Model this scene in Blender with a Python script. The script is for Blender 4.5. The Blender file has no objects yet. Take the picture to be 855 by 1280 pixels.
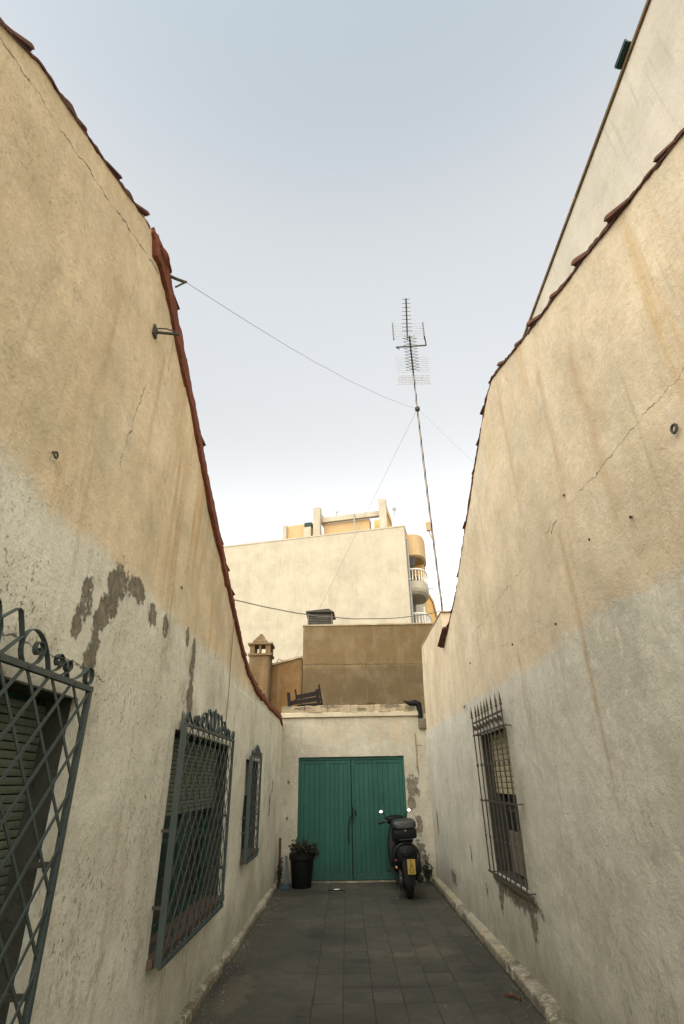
import bpy, bmesh, math, random
from math import sin, cos, pi, radians
from mathutils import Vector, Matrix, noise
random.seed(7)
D = bpy.data
scn = bpy.context.scene
COL = scn.collection

# ---------------------------------------------------------------- camera, sky, sun, exposure
cam = D.cameras.new('camera'); camo = D.objects.new('camera', cam); COL.objects.link(camo)
pitch = radians(26.95)
R0 = Matrix.Rotation(pi / 2 + pitch, 4, 'X')
camo.matrix_world = Matrix.Translation((0, 0, 1.6)) @ R0 @ Matrix.Rotation(radians(-1.0), 4, 'Z')
cam.sensor_fit = 'VERTICAL'; cam.sensor_height = 36.0
cam.lens = 663 / 1280 * 36.0
cam.clip_start = 0.05; cam.clip_end = 3000
scn.camera = camo

SUN_EL, SUN_AZ = radians(34), radians(196)       # azimuth clockwise from +Y (the alley's far end)
world = D.worlds.new('World'); scn.world = world; world.use_nodes = True
wn = world.node_tree; bg = wn.nodes['Background']
sky = wn.nodes.new('ShaderNodeTexSky'); sky.sky_type = 'NISHITA'; sky.sun_disc = False
sky.sun_elevation = SUN_EL; sky.sun_rotation = SUN_AZ
sky.altitude = 20; sky.air_density = 1.0; sky.dust_density = 0.6; sky.ozone_density = 1.4
hsv = wn.nodes.new('ShaderNodeHueSaturation'); hsv.inputs['Saturation'].default_value = 0.40
tint = wn.nodes.new('ShaderNodeMix'); tint.data_type = 'RGBA'; tint.blend_type = 'MULTIPLY'
tint.inputs['Factor'].default_value = 1.0
# tone of the hazy evening air by height above the horizon, the same all round
tc_ = wn.nodes.new('ShaderNodeTexCoord'); sz_ = wn.nodes.new('ShaderNodeSeparateXYZ'); cr_ = wn.nodes.new('ShaderNodeValToRGB')
wn.links.new(tc_.outputs['Generated'], sz_.inputs[0]); wn.links.new(sz_.outputs[2], cr_.inputs[0]); wn.links.new(cr_.outputs[0], tint.inputs['B'])
cr_.color_ramp.interpolation = 'EASE'
E_ = cr_.color_ramp.elements
E_[0].position = 0.0; E_[0].color = (.70, .63, .52, 1); E_[1].position = 1.0; E_[1].color = (.74, .76, .70, 1)
for p_, c_ in ((.52, (.745, .68, .575)), (.80, (.92, .86, .74)), (.93, (.78, .79, .71))):
    e_ = E_.new(p_); e_.color = (*c_, 1)
wn.links.new(sky.outputs[0], hsv.inputs['Color']); wn.links.new(hsv.outputs[0], tint.inputs['A']); wn.links.new(tint.outputs['Result'], bg.inputs[0])
bg.inputs[1].default_value = 0.148

sl = D.lights.new('sun', 'SUN'); so = D.objects.new('sun', sl); COL.objects.link(so)
sl.energy = 1.2; sl.angle = radians(120); sl.color = (1.0, .92, .79)
sd = Vector((sin(SUN_AZ) * cos(SUN_EL), cos(SUN_AZ) * cos(SUN_EL), sin(SUN_EL)))
so.rotation_euler = sd.to_track_quat('Z', 'Y').to_euler()

scn.view_settings.view_transform = 'Standard'; scn.view_settings.look = 'None'
scn.view_settings.exposure = 1.80; scn.view_settings.gamma = 1.0
scn.render.engine = 'CYCLES'
scn.cycles.max_bounces = 8; scn.cycles.diffuse_bounces = 6

# ---------------------------------------------------------------- material helpers
class NT:
    def __init__(s, name):
        s.m = D.materials.new(name); s.m.use_nodes = True; s.t = s.m.node_tree
        s.b = s.t.nodes['Principled BSDF']
        g = s.t.nodes.new('ShaderNodeNewGeometry'); s.P = g.outputs['Position']; s.N = g.outputs['Normal']
    def n(s, ty, **kw):
        o = s.t.nodes.new(ty)
        for k, v in kw.items(): setattr(o, k, v)
        return o
    def put(s, inp, v):
        if isinstance(v, bpy.types.NodeSocket): s.t.links.new(v, inp)
        else:
            if inp.type == 'RGBA' and len(v) == 3: v = (*v, 1)
            inp.default_value = v
    def math(s, op, a, b=0.0, c=None, clamp=False):
        o = s.n('ShaderNodeMath', operation=op); o.use_clamp = clamp
        s.put(o.inputs[0], a); s.put(o.inputs[1], b)
        if c is not None: s.put(o.inputs[2], c)
        return o.outputs[0]
    def sep(s, v):
        o = s.n('ShaderNodeSeparateXYZ'); s.put(o.inputs[0], v); return o.outputs
    def scale(s, v, sc):
        o = s.n('ShaderNodeVectorMath', operation='MULTIPLY'); s.put(o.inputs[0], v); o.inputs[1].default_value = sc; return o.outputs[0]
    def noise(s, scale, detail=4, rough=.55, vec=None, dist=0.0):
        o = s.n('ShaderNodeTexNoise'); s.put(o.inputs['Vector'], vec if vec is not None else s.P)
        o.inputs['Scale'].default_value = scale; o.inputs['Detail'].default_value = detail
        o.inputs['Roughness'].default_value = rough; o.inputs['Distortion'].default_value = dist
        return o.outputs[0]
    def voro(s, scale, vec=None, feature='F1'):
        o = s.n('ShaderNodeTexVoronoi', feature=feature); s.put(o.inputs['Vector'], vec if vec is not None else s.P)
        o.inputs['Scale'].default_value = scale; return o.outputs['Distance']
    def rng(s, v, a, b, c=0.0, d=1.0):
        o = s.n('ShaderNodeMapRange'); s.put(o.inputs[0], v)
        for i, x in enumerate((a, b, c, d)): o.inputs[i + 1].default_value = x
        return o.outputs[0]
    def mix(s, f, a, b, blend='MIX'):
        o = s.n('ShaderNodeMix', data_type='RGBA', blend_type=blend)
        s.put(o.inputs['Factor'], f); s.put(o.inputs['A'], a); s.put(o.inputs['B'], b); return o.outputs['Result']
    def bump(s, h, dist, strength=1.0, prev=None):
        o = s.n('ShaderNodeBump'); s.put(o.inputs['Height'], h); o.inputs['Distance'].default_value = dist
        o.inputs['Strength'].default_value = strength
        if prev is not None: s.put(o.inputs['Normal'], prev)
        return o.outputs[0]
    def done(s, col, rough=.9, norm=None, metal=0.0, spec=.3):
        s.put(s.b.inputs['Base Color'], col); s.put(s.b.inputs['Roughness'], rough)
        s.b.inputs['Metallic'].default_value = metal; s.b.inputs['Specular IOR Level'].default_value = spec
        if norm is not None: s.put(s.b.inputs['Normal'], norm)
        return s.m
    # a ragged blot at (a, b) on the plane of two coordinates
    def blots(s, ca, cb, lst, warp, amt=.5):
        out = None
        for (a, b, ra, rb) in lst:
            da = s.math('DIVIDE', s.math('SUBTRACT', ca, a), ra); db = s.math('DIVIDE', s.math('SUBTRACT', cb, b), rb)
            d = s.math('ADD', s.math('MULTIPLY', da, da), s.math('MULTIPLY', db, db))
            out = d if out is None else s.math('MINIMUM', out, d)
        w = s.math('MULTIPLY', s.math('SUBTRACT', warp, .5), amt * 8)
        return s.rng(s.math('ADD', out, w), 1.2, .7)
    def crack(s, ca, cb, y0, z0, y1, z1, w, warp, amt=.12):
        L2 = (y1 - y0) ** 2 + (z1 - z0) ** 2
        ya = s.math('SUBTRACT', ca, y0); za = s.math('SUBTRACT', cb, z0)
        t = s.math('DIVIDE', s.math('ADD', s.math('MULTIPLY', ya, y1 - y0), s.math('MULTIPLY', za, z1 - z0)), L2)
        inside = s.math('MULTIPLY', s.rng(t, 0, .02), s.rng(t, 1, .98))
        L = math.sqrt(L2)
        d = s.math('DIVIDE', s.math('SUBTRACT', s.math('MULTIPLY', ya, z1 - z0), s.math('MULTIPLY', za, y1 - y0)), L)
        d = s.math('ABSOLUTE', s.math('ADD', d, s.math('MULTIPLY', s.math('SUBTRACT', warp, .5), amt)))
        g = s.math('MULTIPLY', s.rng(s.noise(3.1, 5, .7), .42, .62, .12, 1.25), w)
        return s.math('MULTIPLY', s.math('MULTIPLY', s.rng(s.math('DIVIDE', d, g), 1, .3), inside), s.rng(s.noise(2.2, 4, .7), .36, .5, .25, 1))

def plaster(name, up, low, zb, blots=(), cracks=(), streak=(.50, .30, .13), mould=.5, seed=0.0, dark_foot=True, streak_hi=99, pits=1.0, axis='Y', wash_amt=.35, blotch=1.0, tears=(), edge=.03, smut_amt=1.0, streak_amt=1.0, pale_amt=1.0):
    s = NT(name)
    X, Y, Z = s.sep(s.P)[:3]
    ca = Y if axis == 'Y' else X
    off = s.n('ShaderNodeVectorMath', operation='ADD'); s.put(off.inputs[0], s.P); off.inputs[1].default_value = (seed, seed * 1.7, seed * .3)
    P = off.outputs[0]
    n1 = s.noise(.9, 3, vec=P); n2 = s.noise(7, 5, .65, vec=P); n3 = s.noise(55, 4, .7, vec=P); n4 = s.noise(260, 2, .6, vec=P)
    z2 = s.math('ADD', Z, s.math('ADD', s.math('MULTIPLY', s.math('SUBTRACT', n2, .5), .16), s.math('MULTIPLY', s.math('SUBTRACT', n1, .5), .30)))
    f = s.rng(s.math('ADD', z2, s.math('MULTIPLY', s.math('SUBTRACT', s.noise(22, 6, .75, vec=P), .5), .26)), zb - edge, zb + edge)
    col = s.mix(f, low, up)
    fine = s.noise(18, 5, .7, vec=P)
    col = s.mix(1.0, col, s.mix(s.rng(n1, .3, .7), (.86, .85, .82), (1.06, 1.05, 1.03)), 'MULTIPLY')
    col = s.mix(1.0, col, s.mix(s.rng(fine, .3, .7), (.90, .90, .89), (1.05, 1.05, 1.05)), 'MULTIPLY')
    col = s.mix(blotch, col, s.mix(s.rng(s.noise(2.6, 10, .68, vec=P), .32, .68), (.83, .82, .79), (1.10, 1.10, 1.09)), 'MULTIPLY')
    # washed-out whiter remains of limewash
    wash = s.math('MULTIPLY', s.rng(s.noise(1.9, 6, .62, vec=P), .50, .70), wash_amt)
    col = s.mix(wash, col, (.66, .62, .50))
    # mould bloom
    mo = s.math('MULTIPLY', s.rng(s.noise(1.3, 7, .68, vec=s.scale(P, (1, 1, .7))), .50, .72), mould)
    col = s.mix(mo, col, (.25, .23, .13))
    # run-off streaks below the roof edge
    v = s.scale(P, (4.2, 4.2, .26) if axis == 'Y' else (4.2, 4.2, .26))
    st = s.rng(s.noise(1.0, 4, .6, vec=v), .56, .70)
    st = s.math('MULTIPLY', s.math('MULTIPLY', st, s.rng(s.noise(.8, 2, vec=P), .30, .55)), s.rng(f, 0, 1, .22 * streak_amt, .85 * streak_amt))
    col = s.mix(st, col, streak)
    st2 = s.math('MULTIPLY', s.rng(s.noise(1.0, 3, .6, vec=s.scale(P, (9, 9, .5))), .60, .72), .28)
    col = s.mix(st2, col, (.24, .20, .13))
    for (a, z0, z1, w, k) in tears:
        d = s.math('ABSOLUTE', s.math('SUBTRACT', s.math('ADD', ca, s.math('MULTIPLY', s.math('SUBTRACT', s.noise(2.5, 3, vec=P), .5), .10)), a))
        m_ = s.math('MULTIPLY', s.rng(d, w, 0), s.math('MULTIPLY', s.rng(Z, z1, z1 - .12), s.rng(Z, z0, z0 + .9)))
        col = s.mix(s.math('MULTIPLY', s.math('MULTIPLY', m_, s.rng(s.noise(9, 5, .7, vec=P), .3, .6, .45, 1)), k), col, (.42, .27, .13))
    # black pin-holes in clusters
    pit = s.math('MULTIPLY', s.rng(s.noise(42, 5, .8, vec=s.scale(P, (1, 1, .75))), .59, .65), s.rng(s.noise(1.5, 6, .7, vec=P), .47, .60))
    pit = s.math('MULTIPLY', pit, s.rng(f, 0, 1, pits, .25 * pits))
    col = s.mix(s.math('MULTIPLY', pit, .8), col, (.075, .07, .05))
    gr = s.rng(n3, .58, .72); col = s.mix(s.math('MULTIPLY', gr, .40), col, (.22, .20, .145))
    pale = s.math('MULTIPLY', s.rng(s.noise(11, 8, .78, vec=s.scale(P, (1, 1, .6))), .54, .62), s.rng(f, 0, 1, .55 * pale_amt, .22 * pale_amt)); col = s.mix(pale, col, (.74, .70, .59))
    smut = s.math('MULTIPLY', s.math('MULTIPLY', s.rng(s.noise(4.5, 8, .78, vec=s.scale(P, (1, 1, .6))), .55, .68), .5 * smut_amt), s.rng(f, 0, 1, 1, .55)); col = s.mix(smut, col, (.26, .245, .19))
    h = s.math('ADD', s.math('MULTIPLY', n2, .5), s.math('MULTIPLY', n3, .16))
    h = s.math('ADD', h, s.math('MULTIPLY', n4, .05)); h = s.math('ADD', h, s.math('MULTIPLY', s.noise(1.0, 5, .65, vec=s.scale(P, (3, 3, 6)), dist=.3), .22)); h = s.math('SUBTRACT', h, s.math('MULTIPLY', pit, .25))
    h = s.math('SUBTRACT', h, s.math('MULTIPLY', f, .10))
    if dark_foot:  # wall colour gets darker towards the ground, with a ragged edge
        df = s.rng(s.math('ADD', Z, s.math('MULTIPLY', s.math('SUBTRACT', n2, .5), .5)), .50, .02)
        col = s.mix(s.math('MULTIPLY', df, .55), col, (.20, .18, .13))
    if blots:
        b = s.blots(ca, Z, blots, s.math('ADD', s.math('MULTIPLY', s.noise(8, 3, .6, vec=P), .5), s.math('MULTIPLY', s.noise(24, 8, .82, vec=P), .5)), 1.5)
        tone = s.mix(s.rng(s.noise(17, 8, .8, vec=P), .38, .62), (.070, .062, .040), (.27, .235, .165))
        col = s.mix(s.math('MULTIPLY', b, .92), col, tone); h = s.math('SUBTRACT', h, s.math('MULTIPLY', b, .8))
        rim = s.math('MULTIPLY', s.math('MULTIPLY', b, s.math('SUBTRACT', 1.0, b)), 1.6); col = s.mix(rim, col, (.66, .62, .52))
    for c in cracks:
        k = s.crack(ca, Z, *c, warp=s.noise(5, 5, .75, vec=P)); col = s.mix(s.math('MULTIPLY', k, .75), col, (.07, .055, .04))
        h = s.math('SUBTRACT', h, s.math('MULTIPLY', k, .5))
    return s.done(col, .92, s.bump(h, .030, .9))

def rough_mat(name, c1, c2, scale=6, rough=.85, bump=.01, metal=0.0, spec=.3, detail=6, spot=None):
    s = NT(name)
    n1 = s.noise(scale, detail, .65); n2 = s.noise(scale * 7, 4, .7)
    col = s.mix(s.rng(n1, .3, .7), c1, c2)
    if spot: col = s.mix(s.math('MULTIPLY', s.rng(n2, .58, .66), .8), col, spot)
    h = s.math('ADD', n1, s.math('MULTIPLY', n2, .35))
    return s.done(col, s.rng(n2, .3, .7, rough - .08, min(1, rough + .08)), s.bump(h, bump), metal, spec)

M = {}
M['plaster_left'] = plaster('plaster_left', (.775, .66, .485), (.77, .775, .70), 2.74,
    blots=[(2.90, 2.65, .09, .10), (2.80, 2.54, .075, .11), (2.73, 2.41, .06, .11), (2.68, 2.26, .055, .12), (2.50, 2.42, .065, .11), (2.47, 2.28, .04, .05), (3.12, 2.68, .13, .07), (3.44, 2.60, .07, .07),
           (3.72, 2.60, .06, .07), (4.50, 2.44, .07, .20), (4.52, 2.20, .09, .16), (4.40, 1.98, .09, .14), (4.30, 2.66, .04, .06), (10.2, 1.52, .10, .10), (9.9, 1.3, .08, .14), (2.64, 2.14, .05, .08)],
    cracks=[(4.27, .05, 4.25, .60, .006), (.6, 4.0, 2.6, 4.86, .008), (2.62, 3.25, 2.74, 3.98, .005), (.7, 2.14, 2.9, 2.10, .006)], mould=.42, edge=.05, smut_amt=1.3, tears=[(2.95, 3.2, 4.5, .05, .5), (3.6, 2.7, 4.0, .05, .55), (4.1, 2.6, 3.8, .04, .6), (4.5, 2.4, 3.6, .05, .5), (2.2, 3.0, 4.3, .05, .4), (5.0, 2.3, 3.3, .03, .4)], seed=3.1, streak=(.58, .40, .20))
M['plaster_right'] = plaster('plaster_right', (.685, .582, .435), (.615, .60, .53), 2.46,
    blots=[(6.05, .62, .60, .075), (6.68, .52, .07, .12), (5.62, .50, .09, .13), (9.5, .30, .20, .10), (10.7, .95, .07, .18), (7.3, .50, .03, .07), (8.0, .72, .035, .10)],
    cracks=[(1.5, 3.27, 3.6, 3.29, .0035), (3.6, 3.29, 6.6, 3.18, .0035), (3.52, 3.30, 3.66, 3.24, .010), (8.5, 2.9, 8.9, 3.3, .006)],
    mould=.22, smut_amt=.45, tears=[(3.52, 1.2, 3.28, .05, .55), (2.75, 2.6, 4.3, .08, .5), (3.3, 2.9, 4.6, .07, .5), (4.9, 1.4, 2.7, .035, .6), (4.2, 3.2, 5.0, .06, .45), (6.3, 2.2, 3.2, .05, .6), (7.4, 1.9, 3.0, .05, .5), (9.3, 2.2, 3.6, .06, .5)], seed=11.3, streak=(.58, .42, .22), pits=.6)
M['plaster_end'] = plaster('plaster_end', (.46, .43, .355), (.45, .43, .37), 2.3,
    blots=[(1.27, 1.50, .10, .17), (1.21, 1.22, .07, .10), (1.33, .85, .06, .16), (-1.12, 1.60, .03, .03), (-1.13, 1.0, .02, .03), (1.30, .35, .10, .22)],
    cracks=[(1.37, 2.4, 1.39, 1.6, .010)], mould=.30, streak_amt=.2, pale_amt=.45, seed=21.0, axis='X', pits=.3)
M['plaster_tower'] = plaster('plaster_tower', smut_amt=.05, streak_amt=.35, wash_amt=.15, pale_amt=.1, blotch=.25, up=(.62, .585, .51), low=(.62, .585, .51), zb=-50, mould=.16, seed=31.0, dark_foot=False, pits=0, streak=(.60, .50, .34))
M['plaster_block'] = plaster('plaster_block', smut_amt=.05, streak_amt=.35, wash_amt=.15, pale_amt=.1, blotch=.25, up=(.47, .425, .34), low=(.47, .425, .34), zb=-50, mould=.10, seed=41.0, dark_foot=False, pits=0, streak=(.60, .50, .34), axis='X')
M['render_brown'] = plaster('render_brown', wash_amt=.06, pale_amt=0.0, up=(.155, .110, .055), low=(.118, .086, .046), zb=4.62, blotch=.5, smut_amt=.4, mould=.25, seed=51.0, dark_foot=False, pits=.3, streak=(.20, .15, .09), axis='X',
    cracks=[(-1.3, 4.70, 3.0, 4.66, .02)])
M['render_ochre'] = plaster('render_ochre', wash_amt=.06, pale_amt=0.0, up=(.17, .100, .038), low=(.17, .100, .038), zb=-50, mould=.25, seed=61.0, dark_foot=False, pits=.2, streak=(.26, .15, .07), axis='X')
M['chimney'] = plaster('chimney', wash_amt=.06, pale_amt=0.0, up=(.15, .102, .052), low=(.15, .102, .052), zb=-50, mould=.25, seed=71.0, dark_foot=False, pits=.3, streak=(.30, .19, .10), axis='X')
M['coping'] = plaster('coping', (.36, .29, .19), (.36, .29, .19), -50, blots=[(-.9, 2.93, .12, .03), (-.3, 2.96, .16, .03), (.35, 2.90, .10, .025), (.9, 2.95, .18, .03), (1.3, 2.92, .10, .05), (-1.2, 2.97, .1, .03)], smut_amt=2.0, mould=.9, seed=81.0, dark_foot=False, pits=2, streak=(.25, .20, .13), axis='X')
M['coping_white'] = plaster('coping_white', (.55, .49, .37), (.55, .49, .37), -50, blots=[(-.6, 2.85, .15, .012), (.2, 2.85, .2, .010), (.8, 2.85, .12, .014), (1.25, 2.85, .15, .012)], smut_amt=1.5, mould=.4, seed=83.0, dark_foot=False, pits=1, streak=(.35, .28, .18), axis='X')
M['kerb'] = plaster('kerb', (.36, .34, .28), (.17, .155, .12), .055, mould=.8, seed=91.0, dark_foot=False, pits=2.5)
M['peach'] = rough_mat('peach_render', (.48, .33, .17), (.52, .37, .20), 1.5, .9, .01)
M['warm'] = rough_mat('warm_lit_render', (.56, .36, .13), (.62, .42, .18), 1.5, .9, .01)  # orange render with the warm glow of its lit faces put into the colour
M['terracotta'] = rough_mat('terracotta', (.065, .032, .024), (.15, .060, .038), 14, .9, .012, spot=(.05, .04, .03))
M['roof_clay'] = rough_mat('roof_clay', (.26, .11, .06), (.38, .18, .10), 9, .9, .012, spot=(.10, .08, .05))
M['red_mortar'] = rough_mat('red_mortar', (.15, .048, .028), (.26, .085, .045), 9, .95, .05, spot=(.07, .032, .022))
M['iron'] = rough_mat('blue_grey_iron', (.036, .054, .051), (.056, .076, .070), 20, .55, .002, metal=.0, spec=.5, spot=(.05, .045, .035))
M['iron_dark'] = rough_mat('rusty_dark_iron', (.045, .045, .04), (.08, .07, .055), 25, .7, .003, spot=(.14, .07, .035))
M['slat_green'] = rough_mat('grey_green_slat', (.10, .125, .095), (.15, .18, .14), 12, .6, .003)
M['slat_cream'] = rough_mat('cream_slat', (.44, .39, .24), (.52, .46, .30), 12, .65, .003)
M['teal_paint'] = rough_mat('teal_window_paint', (.012, .050, .040), (.020, .070, .055), 10, .55, .003)
M['sill'] = rough_mat('sill_tile', (.085, .06, .045), (.13, .09, .065), 12, .8, .006, spot=(.06, .05, .035))
M['sill_pale'] = rough_mat('sill_stone', (.13, .11, .08), (.20, .17, .125), 12, .85, .01, spot=(.06, .05, .035))
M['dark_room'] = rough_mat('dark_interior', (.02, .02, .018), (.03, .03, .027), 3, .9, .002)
M['cardboard'] = rough_mat('faded_board', (.15, .13, .10), (.23, .20, .15), 10, .9, .004, spot=(.07, .06, .05))
M['wood_old'] = rough_mat('old_wood', (.060, .028, .016), (.11, .052, .028), 20, .85, .006)
M['wood_dark'] = rough_mat('blackened_wood', (.009, .006, .005), (.018, .010, .007), 20, .8, .005)
M['zinc'] = rough_mat('zinc', (.20, .20, .19), (.30, .30, .28), 8, .5, .002, metal=.6)
M['mast'] = rough_mat('mast_steel', (.20, .18, .15), (.30, .27, .22), 12, .55, .002, metal=.2)
M['black_plastic'] = rough_mat('black_plastic', (.003, .004, .004), (.006, .007, .008), 30, .55, .0006, spec=.2)
M['grey_plastic'] = rough_mat('dark_grey_plastic', (.010, .013, .014), (.016, .020, .021), 30, .4, .0006, spec=.5)
M['rubber'] = rough_mat('rubber', (.004, .004, .004), (.009, .008, .008), 60, .85, .001)
M['silver'] = rough_mat('alloy', (.18, .18, .18), (.28, .28, .28), 40, .4, .0006, metal=.8)
M['red_lens'] = rough_mat('red_lens', (.16, .008, .012), (.22, .012, .018), 40, .25, .0005, spec=.6)
M['orange_lens'] = rough_mat('amber_lens', (.45, .24, .10), (.50, .28, .13), 40, .25, .0005, spec=.6)
M['plate'] = rough_mat('plate_yellow', (.24, .16, .02), (.32, .22, .03), 60, .5, .0004)
M['ink'] = rough_mat('plate_ink', (.05, .035, .01), (.07, .05, .015), 60, .6, .0004)
M['jamb'] = rough_mat('dark_jamb', (.035, .040, .032), (.075, .075, .058), 5, .95, .012, spot=(.03, .03, .025))
M['mirror'] = rough_mat('mirror', (.42, .43, .43), (.50, .50, .50), 20, .10, .0001, metal=1.0)
M['leaf'] = rough_mat('dry_leaf', (.009, .012, .007), (.028, .024, .013), 15, .8, .002)
M['twig'] = rough_mat('twig', (.035, .026, .018), (.07, .05, .03), 15, .85, .003)
M['soil'] = rough_mat('soil', (.03, .022, .015), (.05, .038, .025), 20, .95, .01)
M['blue_tray'] = rough_mat('faded_blue', (.03, .055, .075), (.045, .075, .10), 12, .7, .003)
M['grey_board'] = rough_mat('grey_blue_board', (.10, .12, .13), (.15, .17, .175), 8, .8, .003)
M['white'] = rough_mat('white_paint', (.70, .68, .62), (.78, .76, .70), 6, .7, .002)
M['paper'] = rough_mat('paper', (.68, .68, .64), (.76, .76, .72), 12, .8, .002)
M['wire'] = rough_mat('wire', (.16, .15, .13), (.24, .22, .20), 10, .7, .0005)
M['wire_black'] = rough_mat('black_cable', (.012, .012, .012), (.02, .02, .02), 10, .6, .0005)
M['vent_roof'] = rough_mat('vent_roof', (.035, .032, .028), (.06, .055, .045), 8, .7, .004)
M['vent_slat'] = rough_mat('vent_slat', (.10, .095, .08), (.16, .15, .12), 8, .6, .004)
M['green_bin'] = rough_mat('green_box', (.010, .035, .028), (.016, .05, .04), 8, .6, .003)
M['curtain'] = rough_mat('awning_dark', (.05, .045, .04), (.08, .07, .06), 8, .85, .004)
M['grid'] = rough_mat('pale_mesh', (.50, .50, .49), (.56, .56, .55), 10, .6, .001)
M['alu'] = rough_mat('alu_dark', (.10, .11, .10), (.17, .18, .165), 10, .5, .001, metal=.5)
M['rust'] = rough_mat('rusty_pipe', (.26, .15, .08), (.36, .24, .14), 30, .85, .004)
s = NT('window_glass'); s.done(s.mix(s.rng(s.noise(6, 4), .35, .65), (.012, .016, .015), (.03, .036, .032)), s.rng(s.noise(9, 5), .3, .7, .12, .35), spec=.5); M['glass'] = s.m

# green door paint: vertical wear, uneven board tones, darker foot, grain along Z
s = NT('door_paint')
g = s.noise(1.0, 6, .65, vec=s.scale(s.P, (40, 40, 1.6))); n = s.noise(1.7, 5, .6)
oi = s.n('ShaderNodeObjectInfo').outputs['Random']
c = s.mix(s.rng(n, .3, .7), (.009, .068, .050), (.017, .094, .070))
c = s.mix(s.math('MULTIPLY', s.rng(g, .58, .70), .35), c, (.012, .07, .05))
c = s.mix(1.0, c, s.mix(oi, (.88, .90, .90), (1.10, 1.08, 1.08)), 'MULTIPLY')
c = s.mix(s.math('MULTIPLY', s.rng(s.noise(38, 4, .7), .68, .74), .6), c, (.16, .22, .17))
df = s.rng(s.math('ADD', s.sep(s.P)[2], s.math('MULTIPLY', s.noise(9, 5), .3)), .45, .10)
c = s.mix(s.math('MULTIPLY', df, .5), c, (.03, .055, .045))
M['door'] = s.done(c, .62, s.bump(s.math('ADD', g, s.math('MULTIPLY', n, .4)), .004), spec=.35)

# paving: each tile its own tone, patched with dirt and paler rubbed places
s = NT('paving')
oi = s.n('ShaderNodeObjectInfo').outputs['Random']
n1 = s.noise(1.1, 6, .62); n2 = s.noise(9, 6, .7); n3 = s.noise(70, 4, .7)
c = s.mix(s.rng(n1, .34, .66), (.030, .031, .024), (.082, .078, .061))
c = s.mix(s.rng(n2, .35, .70), c, (.060, .056, .044)); 
c = s.mix(s.math('MULTIPLY', s.rng(n3, .60, .72), .45), c, (.20, .18, .145))
c = s.mix(s.math('MULTIPLY', s.rng(n3, .40, .30), .5), c, (.03, .028, .023))
c = s.mix(1.0, c, s.mix(oi, (.84, .84, .84), (1.12, 1.10, 1.07)), 'MULTIPLY')
X, Y, Z = s.sep(s.P)[:3]
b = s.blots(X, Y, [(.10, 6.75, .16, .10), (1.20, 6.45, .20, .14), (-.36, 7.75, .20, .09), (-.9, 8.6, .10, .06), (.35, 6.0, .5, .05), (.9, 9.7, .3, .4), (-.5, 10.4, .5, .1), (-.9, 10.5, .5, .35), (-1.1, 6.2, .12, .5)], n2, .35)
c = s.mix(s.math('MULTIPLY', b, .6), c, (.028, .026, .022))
b2 = s.blots(X, Y, [(.86, 7.05, .22, .22), (.55, 6.95, .12, .10), (-1.0, 5.9, .14, .5)], n2, .5)
c = s.mix(s.math('MULTIPLY', b2, .22), c, (.21, .17, .115))
M['paving'] = s.done(c, s.rng(n2, .3, .7, .72, .92), s.bump(s.math('ADD', n2, s.math('MULTIPLY', n3, .5)), .010), spec=.3)
M['joint'] = rough_mat('joint_dirt', (.022, .020, .015), (.045, .042, .030), 12, .95, .004)
M['ground'] = rough_mat('ground', (.05, .045, .036), (.09, .08, .062), .8, .95, .01)

# ---------------------------------------------------------------- mesh helpers
OFF = {}
def off(o): return OFF.get(o.name, Vector((0, 0, 0))) if o else Vector((0, 0, 0))
def tag(o, label=None, cat=None, group=None, kind=None):
    for k, v in (('label', label), ('category', cat), ('group', group), ('kind', kind)):
        if v: o[k] = v
    return o
def empty(name, loc, label, cat, group=None):
    o = D.objects.new(name, None); COL.objects.link(o); o.location = loc; o.empty_display_size = .1
    OFF[o.name] = Vector(loc); return tag(o, label, cat, group)

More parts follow.
